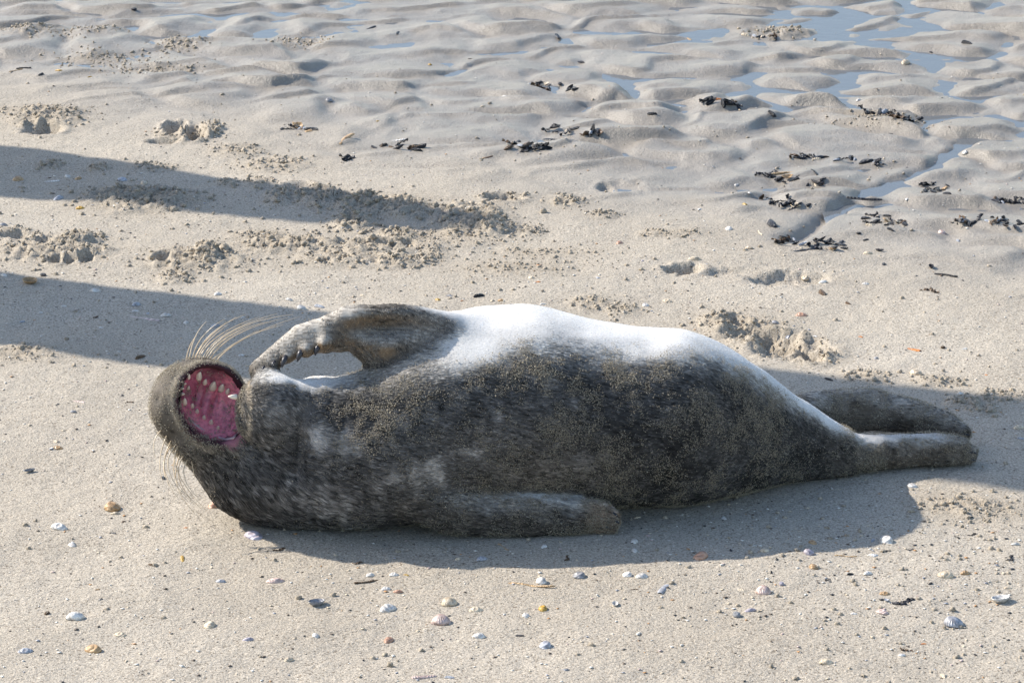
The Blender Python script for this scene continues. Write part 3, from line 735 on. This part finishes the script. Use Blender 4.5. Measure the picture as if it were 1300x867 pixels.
# pale wet lip edge along the near corner of the mouth
lip = []
for px, py in ((240,532),(250,541),(262,549),(275,555),(287,558),(296,556),(302,549)):
    d = ray(px, py); best = None
    for yy in np.arange(-1.05, -.65, .001):
        pp = at_y(px, py, yy)
        if grid_sample(D, pp[None])[0] < .0005: best = pp; break
    if best is not None: lip.append(best - ray(px, py) * .001)
if len(lip) > 2:
    V, F = tube(np.array(lip) - SO, [.0010] + [.0019] * (len(lip) - 2) + [.0010], 8)
    ml = MatB('lip_skin'); ml.b.inputs['Base Color'].default_value = (.50, .36, .37, 1); ml.b.inputs['Roughness'].default_value = .3
    part('lip', make_mesh('lip', V, F), ml.m)

# --- claws
mc = MatB('claw_horn'); mc.b.inputs['Base Color'].default_value = (.035, .034, .04, 1); mc.b.inputs['Roughness'].default_value = .35
def surf_hit(px, py, y0=-1.08, y1=-.5):
    for yy in np.arange(y0, y1, .001):
        pp = at_y(px, py, yy); ix = (pp - lo_) / RES
        if (ix < 0).any() or (ix > dims - 1).any(): continue
        if grid_sample(D, pp[None])[0] < 0: return pp
    return None
for px, py, L in ((334,468,8),(347,462,9),(361,457,12),(381,449,13),(403,442,12)):
    p = surf_hit(px, py)
    if p is None: continue
    d = np.array((-.35, -.45, -.8)); d /= np.linalg.norm(d); L *= px_m
    V, F = tube(np.array([p - d * L * .4 + (0, .002, 0), p + (0, -.001, 0), p + d * L * .5, p + d * L * .9 + np.array((.001, .002, 0))]) - SO, [L * .26, L * .3, L * .22, L * .04], 8)
    part('claw', make_mesh('claw', V, F), mc.m)
for px, py, L in ((779,652,8),(781,661,8),(770,668,7)):
    p = surf_hit(px, py)
    if p is None: continue
    d = np.array((.8, -.3, -.4)); L *= px_m
    V, F = tube(np.array([p - d * L * .4, p, p + d * L * .5, p + d * L * .9]) - SO, [L * .26, L * .28, L * .2, L * .04], 8)
    part('claw', make_mesh('claw', V, F), mc.m)

for px, py, L in ((1237,574,8),(1236,583,7),(1229,551,7),(1226,557,6)):
    p = surf_hit(px - 3, py)
    if p is None: continue
    d = np.array((.92, -.25, -.2)); L *= px_m
    V, F = tube(np.array([p - d * L * .5, p, p + d * L * .5, p + d * L * .9]) - SO, [L * .22, L * .24, L * .18, L * .04], 8)
    part('claw', make_mesh('claw', V, F), mc.m)

# --- whiskers
mk = MatB('whisker_hair'); mk.b.inputs['Base Color'].default_value = (.68, .54, .37, 1); mk.b.inputs['Roughness'].default_value = .35
UPW = [((240,462),(247,430),(262,408)),((244,461),(255,430),(285,405)),((248,460),(262,432),(300,402)),((252,460),(275,428),(330,402)),((256,460),(285,425),(352,398)),
       ((260,460),(290,428),(340,408)),((264,460),(300,425),(366,403)),((268,461),(305,432),(360,412)),((273,461),(310,430),(380,402)),((262,460),(280,434),(318,412)),((236,463),(240,442),(250,425)),((246,460),(268,424),(312,399)),((258,460),(296,420),(372,399)),((250,461),(262,436),(290,412)),((266,460),(292,440),(330,418))]
LOW = [((212,552),(203,585),(208,615)),((217,560),(210,600),(238,635)),((222,566),(215,600),(247,640)),((228,570),(222,605),(252,642)),((234,576),(228,610),(256,646)),((240,580),(234,606),(254,634)),
       ((206,545),(196,560),(197,580)),((226,566),(226,600),(262,648)),((236,552),(243,585),(247,606)),((231,572),(224,612),(246,650)),((219,563),(208,596),(226,632))]
for grp, dyr, dyt in ((UPW, .012, .05), (LOW, -.055, -.09)):
    for a, b, c in grp:
        dy = dyr + random.uniform(-.01, .01); dt = dyt + random.uniform(-.03, .03)
        pa, pb, pc = hp_(*a, dy), hp_(*b, (dy + dt) / 2), hp_(*c, dt)
        t = np.linspace(0, 1, 9)[:, None]; path = (1 - t)**2 * pa + 2 * t * (1 - t) * (2 * pb - .5 * pa - .5 * pc) + t**2 * pc
        V, F = tube(path - SO, np.linspace(.0011, .0003, 9), 5)
        part('whisker', make_mesh('whisker', V, F), mk.m)

# ------------------------------------------------------------------ loose sand crumbs and shell grit (uncountable)
ICO = []
_t = (1 + 5 ** .5) / 2
ICO = np.array([(-1,_t,0),(1,_t,0),(-1,-_t,0),(1,-_t,0),(0,-1,_t),(0,1,_t),(0,-1,-_t),(0,1,-_t),(_t,0,-1),(_t,0,1),(-_t,0,-1),(-_t,0,1)]) / math.sqrt(1 + _t * _t)
ICOF = np.array([(0,11,5),(0,5,1),(0,1,7),(0,7,10),(0,10,11),(1,5,9),(5,11,4),(11,10,2),(10,7,6),(7,1,8),(3,9,4),(3,4,2),(3,2,6),(3,6,8),(3,8,9),(4,9,5),(2,4,11),(6,2,10),(8,6,7),(9,8,1)])
cp, cs = [], []
for cx, cy, ax, ay, a in CL:
    n = int(min(420, 40 + 24000 * ax * ay))
    r_ = rng.normal(size=(n, 2)) * .62
    cp.append(np.stack([cx + ax * 1.15 * r_[:, 0], cy + ay * 1.2 * r_[:, 1]], 1)); cs.append(.0016 + (.0026 + a * .15) * rng.random(n) ** 3)
n = 2600                                                      # thin scatter over the dry sand, denser behind and right of the seal
sc_px, sc_py = rng.uniform(-80, 1380, n * 3), rng.uniform(90, 900, n * 3)
dens = .12 + .5 * blob(sc_px, sc_py, 700, 350, 260, 60) + .45 * blob(sc_px, sc_py, 250, 280, 300, 110) + .6 * blob(sc_px, sc_py, 1150, 740, 220, 110) + .4 * blob(sc_px, sc_py, 1250, 490, 120, 50)
k_ = rng.random(n * 3) < dens
P_ = np.array([at_z(a, b)[:2] for a, b in zip(sc_px[k_], sc_py[k_])])
cp.append(P_); cs.append(.0012 + .0042 * rng.random(len(P_)) ** 3)
cp = np.concatenate(cp); cs = np.concatenate(cs)
cz = height(cp[:, 0], cp[:, 1])
cv, cf = crumbs(np.column_stack([cp, cz + cs * .15]), cs, ICO, ICOF, .85)
crm = make_mesh('sand_crumbs', cv, cf); color_attr(crm, 'zones', np.repeat(np.stack([.25 * sstep(.0, .5, wet_t(cp[:, 0], cp[:, 1])), .55 + .6 * rng.random(len(cp)), 0 * cs], 1), 12, axis=0))
link('sand_crumbs', crm, SAND, kind='stuff', label='crumbs of damp sand scattered over the beach')

n = 34000
g_px, g_py = rng.uniform(-120, 1420, n), 60 + 840 * rng.random(n) ** .8
dens = .25 + .5 * blob(g_px, g_py, 1100, 730, 260, 90) + .4 * blob(g_px, g_py, 650, 360, 400, 60) + .5 * blob(g_px, g_py, 150, 330, 300, 110)
k_ = rng.random(n) < dens; P_ = np.array([at_z(a, b)[:2] for a, b in zip(g_px[k_], g_py[k_])])
sz = .0009 + .0034 * rng.random(len(P_)) ** 4
FL = np.array(((1,.1,0),(.2,.9,.12),(-.9,.3,0),(-.3,-.8,.1),(0,0,.32),(0,0,-.1))); FLF = np.array(((0,1,4),(1,2,4),(2,3,4),(3,0,4),(1,0,5),(2,1,5),(3,2,5),(0,3,5)))
gv, gf = crumbs(np.column_stack([P_, height(P_[:, 0], P_[:, 1]) + sz * .15]), sz, FL, FLF, 1.0)
gmesh = make_mesh('shell_grit', gv, gf, smooth=False)
pal = np.array(((.74,.70,.63),(.66,.55,.40),(.50,.26,.10),(.10,.07,.05),(.03,.03,.035),(.55,.42,.38),(.40,.40,.43)))
gc = pal[rng.choice(7, len(P_), p=(.36,.16,.08,.16,.10,.06,.08))]
color_attr(gmesh, 'bits', np.repeat(gc, 6, axis=0))
mgr = MatB('shell_bits'); mgr.link(mgr.attr('bits').outputs['Color'], mgr.b.inputs['Base Color']); mgr.b.inputs['Roughness'].default_value = .5
link('shell_grit', gmesh, mgr.m, kind='stuff', label='tiny broken shell bits strewn over the sand')

# ------------------------------------------------------------------ shells
def valve(name, length, width, hgt, umbo, ribs=0, na=40, nr=7, pinch=0.0, chip=0.0):
    """one valve of a bivalve, open side down, unit length along x"""
    th = np.linspace(0, 2 * np.pi, na, endpoint=False)
    ox, oy = .5 * length * np.cos(th), .5 * width * np.sin(th)
    oy = oy * (1 - pinch * (ox / length * 2 * .5 + .5) * .75); 
    if chip: k = 1 - chip * np.clip(np.sin(th * 1.5 + 1) + .3 * np.sin(th * 7), 0, 1); ox, oy = ox * k, oy * k
    V = []
    for side in (0, 1):
        k = 1.0 if side == 0 else .93
        for i in range(nr):
            r = (i + .001) / (nr - 1)
            x = umbo[0] * (1 - r) + ox * r; y = umbo[1] * (1 - r) + oy * r
            z = hgt * (1 - r ** 2.2) ** .75 if r < 1 else np.zeros(na)
            z = z * np.ones(na) * (1 + (.07 * np.cos(ribs * th) * r if ribs else 0))
            if ribs: rad_ = 1 + .022 * np.cos(ribs * th) * r; x, y = x * rad_, y * rad_
            V.append(np.stack([x * k, y * k, z * (1 if side == 0 else .9) - (.02 * side if r < .99 else 0)], 1))
    V = np.concatenate(V); F = []
    for side in (0, 1):
        o = side * nr * na
        for i in range(nr - 1):
            for j in range(na):
                f = [o + i*na + j, o + (i+1)*na + j, o + (i+1)*na + (j+1) % na, o + i*na + (j+1) % na]; F.append(f if side == 0 else f[::-1])
    for j in range(na):
        a = (nr-1)*na + j; b = (nr-1)*na + (j+1) % na; F.append([a, a + nr*na, b + nr*na, b])
    return make_mesh(name, V, F)
M_COCKLE = valve('cockle', 1, .86, .40, (-.02, .16), ribs=22, na=66)
M_TELLIN = valve('tellin', 1, .66, .26, (-.08, .10))
M_CLAM = valve('clam', 1, .76, .32, (.05, .12))
M_MUSSEL = valve('mussel', 1, .5, .24, (.26, .02), pinch=.55)
M_CHIP = valve('chip', 1, .7, .16, (-.06, .06), na=22, nr=5, chip=.5)
def razor(name, wd=.15, curve=.05, seed=1):
    n, m = 16, 8; r_ = random.Random(seed); V = []
    for side in (0, 1):
        for i in range(n):
            t = i / (n - 1); x = t - .5; w = wd / 2 * (1 - .35 * abs(2 * t - 1) ** 6) * (1 if side == 0 else .86)
            for j in range(m):
                a = math.pi * j / (m - 1); V.append((x, curve * (1 - (2*t-1)**2) + w * math.cos(a), .62 * w * math.sin(a) * (1 + .06 * r_.random()) + (0 if side == 0 else .002)))
    F = []
    for side in (0, 1):
        o = side * n * m
        for i in range(n - 1):
            for j in range(m - 1):
                f = [o+i*m+j, o+(i+1)*m+j, o+(i+1)*m+j+1, o+i*m+j+1]; F.append(f if side else f[::-1])
    for i in range(n - 1):
        for j in (0, m - 1): a, b = i*m+j, (i+1)*m+j; F.append([a, b, b+n*m, a+n*m] if j == 0 else [b, a, a+n*m, b+n*m])
    for i in (0, n - 1):
        for j in range(m - 1): a, b = i*m+j, i*m+j+1; F.append([a, b, b+n*m, a+n*m] if i else [b, a, a+n*m, b+n*m])
    return make_mesh(name, V, F)
M_RAZOR = razor('razor_shell'); M_RAZORW = razor('razor_shell_piece', .26, .03, 5)
def stalk(name, w, bends, seed):
    r_ = random.Random(seed); n = 14; path = []
    for i in range(n):
        t = i / (n - 1); path.append((t - .5, bends * math.sin(t * 5 + seed) * .12, w * .5 + bends * .05 * abs(math.sin(t * 4 + seed))))
    V, F = tube(path, [w * (.5 if 0 < i < n - 1 else .3) * r_.uniform(.8, 1.2) for i in range(n)], 7); return make_mesh(name, V, F)
M_STALK = stalk('stalk', .05, .5, 1); M_STICK = stalk('stick', .09, .25, 2)
def frond(name, seed):
    r_ = random.Random(seed); n = 16; V, F = [], []
    for s in (0, 1):
        for i in range(n):
            t = i / (n - 1); x = t - .5 + .04 * math.sin(i * 2.1 + seed); cy = .16 * math.sin(t * 6 + seed); w = .13 * (math.sin(math.pi * min(max(t, .06), .94)) ** .6) * r_.uniform(.5, 1.3)
            for k in (-1, 0, 1):
                V.append((x, cy + k * w, .05 + .07 * math.sin(i * 1.7 + k * 2 + seed) + .05 * r_.random() - .02 * s))
    for s in (0, 1):
        o = s * n * 3
        for i in range(n - 1):
            for k in (0, 1):
                f = [o+i*3+k, o+(i+1)*3+k, o+(i+1)*3+k+1, o+i*3+k+1]; F.append(f if s == 0 else f[::-1])
    for i in range(n - 1):
        for k in (0, 2): a, b = i*3+k, (i+1)*3+k; F.append([a, a+n*3, b+n*3, b] if k == 0 else [b, b+n*3, a+n*3, a])
    return make_mesh(name, V, F)
M_FROND = [frond('frond', s) for s in (1, 4, 9)]
pv = ICO.copy(); 
def pebble(seed):
    r_ = np.random.default_rng(seed)
    V, F = ICO, ICOF; mid = {}; V = list(map(np.array, V)); F2 = []
    def mp_(a, b):
        k = (min(a, b), max(a, b))
        if k not in mid: v = V[a] + V[b]; V.append(v / np.linalg.norm(v)); mid[k] = len(V) - 1
        return mid[k]
    for a, b, c in F: ab, bc, ca_ = mp_(a, b), mp_(b, c), mp_(c, a); F2 += [[a, ab, ca_], [b, bc, ab], [c, ca_, bc], [ab, bc, ca_]]
    V = np.array(V) * .5; V *= 1 + .12 * noise3(V[:, 0:1] * 3 + seed, V[:, 1:2] * 3, V[:, 2:3] * 3)
    V *= (1, .8, .6); V[:, 2] += .18; return make_mesh('pebble', V, F2)
M_PEBBLE = pebble(2)

mS = MatB('shell'); oi = mS.new('ShaderNodeObjectInfo'); stc = mS.new('ShaderNodeTexCoord').outputs['Object']
ln_ = mS.new('ShaderNodeVectorMath', operation='LENGTH'); mS.link(stc, ln_.inputs[0])
wv = mS.math('SINE', mS.math('MULTIPLY_ADD', ln_.outputs['Value'], 62.0, mS.math('MULTIPLY', mS.noise(stc, 3, 3), 6.0)))
rings = mS.ramp(mS.math('MULTIPLY_ADD', wv, .5, .5), [(0, (.78, .75, .72)), (.6, (1.05, 1.05, 1.05))])
blot = mS.ramp(mS.noise(stc, 4, 4), [(.3, (.66, .62, .60)), (.62, (1.1, 1.1, 1.1))])
sandy = mS.ramp(mS.noise(stc, 16, 3), [(.60, (0, 0, 0)), (.70, (1, 1, 1))])
cS = mS.mix(1.0, mS.mix(1.0, oi.outputs['Color'], rings, 'MULTIPLY'), blot, 'MULTIPLY')
mS.link(mS.mix(mS.math('MULTIPLY', sandy, .45), cS, (.40, .34, .26)), mS.b.inputs['Base Color'])
mS.b.inputs['Roughness'].default_value = .42
mS.link(mS.bump(wv, .25, .01), mS.b.inputs['Normal'])
mD = MatB('dark_debris'); oi2 = mD.new('ShaderNodeObjectInfo'); dtc = mD.new('ShaderNodeTexCoord').outputs['Object']
mD.link(mD.mix(1.0, oi2.outputs['Color'], mD.ramp(mD.noise(dtc, 9, 4), [(.3, (.55,)*3), (.7, (1.5,)*3)]), 'MULTIPLY'), mD.b.inputs['Base Color'])
mD.b.inputs['Roughness'].default_value = .35; mD.link(mD.bump(mD.noise(dtc, 14, 4), .5, .04), mD.b.inputs['Normal'])

COLR = dict(white=(.76,.73,.67), cream=(.68,.57,.41), tan=(.52,.34,.17), orange=(.62,.21,.035), golden=(.52,.32,.06), pink=(.64,.49,.43), salmon=(.62,.36,.24),
            grey=(.32,.32,.33), bluish=(.42,.44,.48), violet=(.46,.42,.47), dark=(.024,.024,.032), black=(.012,.012,.015), brown=(.13,.075,.035))
KIND = dict(k=('cockle_shell', 'ribbed cockle shell', 'shell', [M_COCKLE], mS.m), t=('tellin_shell', 'thin oval shell', 'shell', [M_TELLIN], mS.m),
            c=('clam_shell', 'rounded clam shell', 'shell', [M_CLAM], mS.m), m=('mussel_shell', 'mussel shell', 'shell', [M_MUSSEL], mD.m),
            f=('shell_fragment', 'broken shell fragment', 'shell', [M_CHIP], mS.m), r=('razor_shell', 'long razor shell', 'shell', [M_RAZOR], mS.m),
            w=('razor_shell_piece', 'broken razor shell piece', 'shell', [M_RAZORW], mS.m), s=('straw', 'dry straw stalk', 'stalk', [M_STALK], mD.m),
            x=('stick', 'thin stick', 'stick', [M_STICK], mD.m), b=('seaweed_scrap', 'scrap of seaweed', 'seaweed', M_FROND, mD.m), p=('pebble', 'small pebble', 'pebble', [M_PEBBLE], mD.m))
# kind, photo x, photo y, width in photo pixels, colour, [turn in degrees, 'u' = hollow side up]
ITEMS = """t 75 670 24 white -6;f 92 691 20 white 5;c 96 784 27 white -8;p 60 779 9 brown;t 153 806 18 cream 4;t 32 827 22 bluish 0;c 118 825 25 tan -4;t 266 794 24 cream 10;
w 231 710 23 golden -8;m 191 717 12 brown 20;t 280 738 15 bluish 6;f 124 748 9 tan;f 98 736 11 cream;f 236 670 8 orange;t 322 681 34 violet -4;f 157 662 9 brown;c 143 645 28 tan 0;t 147 652 14 cream;
f 145 677 9 dark;t 315 812 16 violet;c 273 642 23 salmon 8;m 37 599 16 grey u;m 207 607 16 dark -8;t 74 569 15 tan;t 72 561 12 cream;w 100 510 19 pink -10;c 93 523 10 grey;b 164 511 12 brown;
m 178 454 21 brown 4;f 306 451 11 white 50;f 164 577 8 grey;b 355 698 20 brown;t 402 767 25 grey -5u;t 350 738 26 pink 0;x 465 739 34 brown -3;c 470 730 13 white;t 500 730 14 white;f 516 730 10 golden;
t 490 748 14 white;t 505 751 14 salmon;t 493 773 28 white -2;k 571 766 24 cream 20;k 560 790 27 pink 15;c 608 808 18 white;t 494 813 20 salmon;t 401 807 15 white;t 367 838 16 cream;w 538 859 34 pink 22;
m 571 860 15 bluish -5;t 604 775 20 cream;c 581 710 9 cream;t 612 710 18 bluish 10;r 640 694 30 tan -18;b 453 715 14 brown;s 675 743 62 tan -3;k 687 739 18 white;c 735 731 23 grey;c 796 730 17 white;c 815 732 19 white 12;
w 843 747 34 bluish 22;t 781 768 14 white u;b 806 748 10 brown;t 689 773 19 golden;c 668 782 14 white;m 660 807 12 dark -15;c 692 820 24 bluish;p 935 782 14 grey;t 952 775 17 violet;k 969 752 22 pink 10;f 942 749 14 cream;
t 889 707 28 salmon -6;c 971 699 15 cream;c 805 688 14 white;t 806 699 13 white;f 690 694 16 white;b 720 709 16 brown;m 928 699 9 dark;s 942 693 20 cream 3;f 919 658 15 white;f 809 657 14 cream;f 717 850 12 grey;
c 1125 687 25 white 10;m 1108 686 12 bluish;t 1032 689 16 tan;k 1027 702 17 violet;t 1033 720 18 tan;c 1200 731 23 cream -15;t 1226 728 15 tan;t 1124 754 16 tan;m 1125 763 12 bluish u;t 1120 777 19 pink;f 1084 779 11 white;
k 1211 792 31 bluish -10;c 1049 841 19 cream;f 1198 858 15 cream;c 1145 832 11 white;b 1150 825 20 brown;f 1173 817 9 orange;t 1270 763 28 white -12u;t 1289 691 13 white;b 1283 709 20 dark;b 1125 700 14 black;b 1157 698 11 dark;
b 1051 736 12 black;m 1080 729 12 black;t 1102 728 14 white;s 1074 706 30 tan 2;f 1108 705 17 white;m 1181 741 9 black;b 1215 682 11 black;b 1234 679 13 black;p 992 742 9 violet;b 1148 765 36 dark 6;m 1238 831 7 black;
f 1280 746 12 cream;m 986 710 9 black;b 980 727 11 black;w 1159 444 25 orange -14;f 1093 428 9 orange;f 1064 439 6 orange;c 1163 474 19 cream;c 1112 455 9 grey;c 1219 500 9 white;t 1294 543 17 cream;m 1296 557 11 bluish;
c 984 410 12 grey;c 1000 421 11 bluish;f 1035 427 9 white;m 1052 482 15 black;c 1158 617 16 white;f 1224 443 11 white;p 1197 442 7 brown;f 1252 476 6 orange;c 1196 296 15 pink;m 1216 306 11 bluish;c 1102 322 13 cream;m 1117 319 12 dark u;
m 1122 336 14 dark 30;m 1099 305 10 black;p 1090 297 7 black;m 1182 340 16 dark -20u;x 1201 350 32 black 16;b 1182 370 28 brown -10;t 1099 361 11 white;c 1022 350 13 cream;c 1045 359 13 white;m 1044 373 21 brown -8;m 1077 386 11 brown;
t 1017 401 17 salmon;f 1151 253 8 white;r 1097 261 46 black 12u;r 1018 319 58 black -9;x 993 221 42 tan -8;x 1034 219 25 black 14;m 980 286 30 dark -10;x 965 296 22 cream -12;t 882 330 19 cream;t 925 291 15 white;t 951 315 12 cream;
f 935 235 9 white;f 952 245 10 white;t 946 260 10 golden;f 888 266 10 white;t 787 309 14 salmon;c 674 353 10 cream;f 683 358 9 orange;f 684 337 9 orange;c 820 388 12 white;t 847 383 15 cream;f 689 386 9 white;m 680 289 8 dark;
f 816 331 7 violet;f 759 353 9 bluish;c 38 359 22 tan u;t 5 350 13 white;c 121 370 15 white;c 173 387 15 bluish;r 172 402 80 pink -3;t 210 401 16 white;c 155 229 15 bluish;r 60 231 32 white 24;c 23 229 17 tan;t 99 227 13 tan;c 86 225 11 white;
t 74 253 19 bluish;t 102 265 13 golden;c 147 256 11 white;c 4 286 11 grey;p 55 350 9 dark;t 277 374 14 white;t 183 233 15 cream;f 188 398 9 bluish;f 172 395 11 white;c 236 410 10 white;t 273 414 14 bluish;m 28 409 10 bluish;f 128 416 9 white;
b 122 403 11 brown;f 81 389 9 white;f 52 397 8 white;f 308 403 9 white;c 595 266 11 white;t 556 381 11 golden;m 608 376 17 black -20;f 571 376 11 grey;f 587 382 6 orange;c 625 382 8 cream;c 636 382 9 tan;c 383 392 17 white;m 406 390 17 bluish;
t 367 381 12 white;m 416 446 18 black 8;r 500 178 34 white -36;r 440 176 47 tan -4;b 440 202 38 black -20;w 505 42 17 black;w 470 36 22 black -18;f 546 82 10 golden;f 480 154 6 golden;w 875 50 13 tan 14;w 700 178 27 black 5;
f 912 127 17 orange;m 828 145 14 black;w 708 46 25 black;c 1225 194 10 white;c 1090 128 9 white;m 1228 56 18 black;s 20 90 26 tan 3;x 30 87 20 black 12;f 75 90 12 golden;m 52 95 10 black;w 620 200 14 brown;r 617 200 24 tan 16;
x 598 75 9 black -30;m 1182 67 9 black;c 418 128 13 grey;f 614 135 9 cream;f 114 98 9 golden;p 170 13 8 dark;m 980 145 16 black 80;m 737 80 15 dark -20;w 1130 170 8 dark;t 1150 80 16 cream 4;m 1195 350 8 brown;f 460 375 10 cream;f 640 120 8 white"""
# wrack lines of dark mussel shells: photo x, y, half width, half height, count, slope, where
WRACK = [(1030,309,42,9,14,-.05,'heaped above the long black razor shell'),(1125,282,27,7,12,-.25,'heaped under the curved razor shell'),(1188,240,16,8,8,-.2,'clumped beside the bend of the runnel'),
 (1255,282,42,7,16,-.15,'in the broad dark line at the edge'),(1280,256,24,3,7,-.15,'in the thin upper line at the edge'),(1008,229,38,6,13,-.35,'below the tan stick on wet sand'),
 (1000,260,36,4,10,-.35,'strung along the near bank of the runnel'),(1045,201,42,3,12,-.18,'strung under the ripple above the stick'),(1108,206,10,4,5,0,'heaped where the ripple meets the runnel'),
 (1135,148,36,4,12,-.38,'around the stirred mud between far pools'),(670,187,26,6,12,-.35,'beside the short black razor piece'),(725,167,38,4,11,-.25,'along the trough behind the short black razor piece'),
 (712,112,28,4,8,-.25,'along the trough in the far middle ripples'),(915,132,24,6,9,-.4,'around the orange fragment among the far ripples'),(380,164,30,5,9,-.3,'tangled at the end of the tan razor shell'),(505,187,32,4,10,-.1,'tangled below the white razor shell'),
 (965,47,20,3,5,-.3,'on the far ripple crest')]
def region(px, py):
    inb1 = 186 + .135 * px < py < 254 + .075 * px and px < 640
    inb2 = 343 + .11 * px < py < 437 + .11 * px and px < 480
    if inb1: return 'in the upper shadow band'
    if inb2: return 'in the shadow band behind the whiskers' if px > 220 else 'in the lower shadow band'
    if py < 180: return 'among the far wet ripples'
    if px > 940 and py < 380: return 'on the wet sand by the runnel'
    if py < 290: return 'on the damp sand below the ripples'
    if py < 400: return 'on the sand behind the seal'
    if px > 960 and py < 485: return "on sand behind the seal's tail"
    if px > 1150 and py < 640: return "in the shade beside the hind flippers"
    if px < 300 and py < 665: return "on the sand beside the open mouth"
    if 330 < px < 1000 and py < 700: return "in the seal's own shadow"
    if px < 330: return "on smooth sand before the seal's head"
    if px < 640: return "on sand before the seal's chest"
    if px < 960: return "on sand before the resting flipper"
    return "on littered sand before the tail"
ORD = ['', 'second ', 'third ', 'fourth ', 'fifth ', 'sixth ', 'seventh ', 'eighth ', 'ninth ', 'tenth ', 'eleventh ', 'twelfth ', 'thirteenth ', 'fourteenth ', 'fifteenth ', 'sixteenth ', 'seventeenth ', 'eighteenth ', 'nineteenth ', 'twentieth ', '21st ', '22nd ', '23rd ', '24th ']
def nth(i, n): return ', leftmost' if i == 0 else ', rightmost' if i == n - 1 else f', {ORD[i]}from left'
def place(kind, px, py, w, colour, turn, up, label, group=None, jitter=1.0):
    nm, ph, cat, meshes, mat = KIND[kind]
    p = on_sand(px, py); s = scale_at(p); L = w / s * .98
    me = random.choice(meshes)
    if not me.materials: me.materials.append(mat)
    o = bpy.data.objects.new(nm, me); COL.objects.link(o)
    a = turn
    # an oblique view squeezes turns away from the image plane: widen the turn back to its real angle
    real = math.atan2(math.sin(R(a)) / .29, math.cos(R(a))) if abs(a) < 85 else R(a)
    e = .02
    hx = float(height(np.array([p[0] + e]), p[1:2])[0] - height(np.array([p[0] - e]), p[1:2])[0]) / (2 * e)
    hy = float(height(p[:1], np.array([p[1] + e]))[0] - height(p[:1], np.array([p[1] - e]))[0]) / (2 * e)
    n = Vector((-hx * .7, -hy * .7, 1)).normalized()
    tilt = Matrix.Rotation(random.uniform(-.12, .12) * jitter, 4, 'X') @ Matrix.Rotation(random.uniform(-.12, .12) * jitter, 4, 'Y')
    m = n.to_track_quat('Z', 'Y').to_matrix().to_4x4() @ Matrix.Rotation(real, 4, 'Z') @ tilt
    lift = -.03 * L
    if up: m = m @ Matrix.Rotation(math.pi, 4, 'X'); lift = .22 * L
    m = Matrix.Translation((p[0], p[1], p[2] + lift)) @ m @ Matrix.Diagonal((L, L * random.uniform(.9, 1.08), L * random.uniform(.85, 1.1), 1))
    o.matrix_world = m
    c = np.array(COLR[colour]) * random.uniform(.88, 1.1); o.color = (*np.clip(c, 0, .85), 1)
    o['label'] = label; o['category'] = cat
    if group: o['group'] = group
    return o
items = []
for rec in ITEMS.replace('\n', '').split(';'):
    t = rec.split()
    if len(t) < 5: continue
    tu = t[5] if len(t) > 5 else ''
    up = tu.endswith('u'); tu = tu.rstrip('u'); turn = float(tu) if tu else random.uniform(-14, 14)
    items.append([t[0], float(t[1]), float(t[2]), float(t[3]), t[4], turn, up])
groups = {}
for it in items:
    kind = KIND[it[0]][1]
    key = (it[4], kind + (' hollow side up' if it[6] else ''), region(it[1], it[2])); groups.setdefault(key, []).append(it)
for (colour, kind, where), its in groups.items():
    its.sort(key=lambda i: i[1])
    for i, it in enumerate(its):
        label = f'{colour} {kind} {where}'
        if len(its) == 2: label += (', leftmost of two', ', rightmost of two')[i]
        elif len(its) > 2: label += (', leftmost' if i == 0 else ', rightmost' if i == len(its) - 1 else f', {ORD[i]}from left')
        place(*it, label, f'{KIND[it[0]][1]}s {where}')
for cx, cy, hw, hh, n, sl, where in WRACK:
    batch = {}
    for i in range(int(n * 1.5)):
        u = random.uniform(-1, 1); v = random.gauss(0, .5)
        px, py = cx + hw * u, cy - sl * hw * u * .4 + hh * v
        colour = random.choices(('black', 'dark', 'bluish', 'brown', 'cream', 'tan'), (.42, .26, .06, .12, .08, .06))[0]
        kind = random.choice('mmb') if colour in ('black', 'dark') else 'm' if colour == 'bluish' else 'f' if colour in ('cream', 'tan') else random.choice('mfb')
        noun = {'m': 'mussel shell', 'f': 'broken shell', 'b': 'scrap of seaweed'}[kind]
        tone = 'pale' if colour in ('cream', 'tan') else 'brown' if colour == 'brown' else 'bluish' if colour == 'bluish' else 'dark'
        batch.setdefault(f'{tone} {noun} {where}', []).append((px, py, kind, colour, random.uniform(9, 19) * (1.5 if kind == 'b' else 1)))
    for lab, its in batch.items():
        its.sort()
        for i, (px, py, kind, colour, w) in enumerate(its):
            place(kind, px, py, w, colour, random.uniform(-60, 60), random.random() < .25, lab + (nth(i, len(its)) if len(its) > 1 else ''), f'wrack {where}', 4.0)
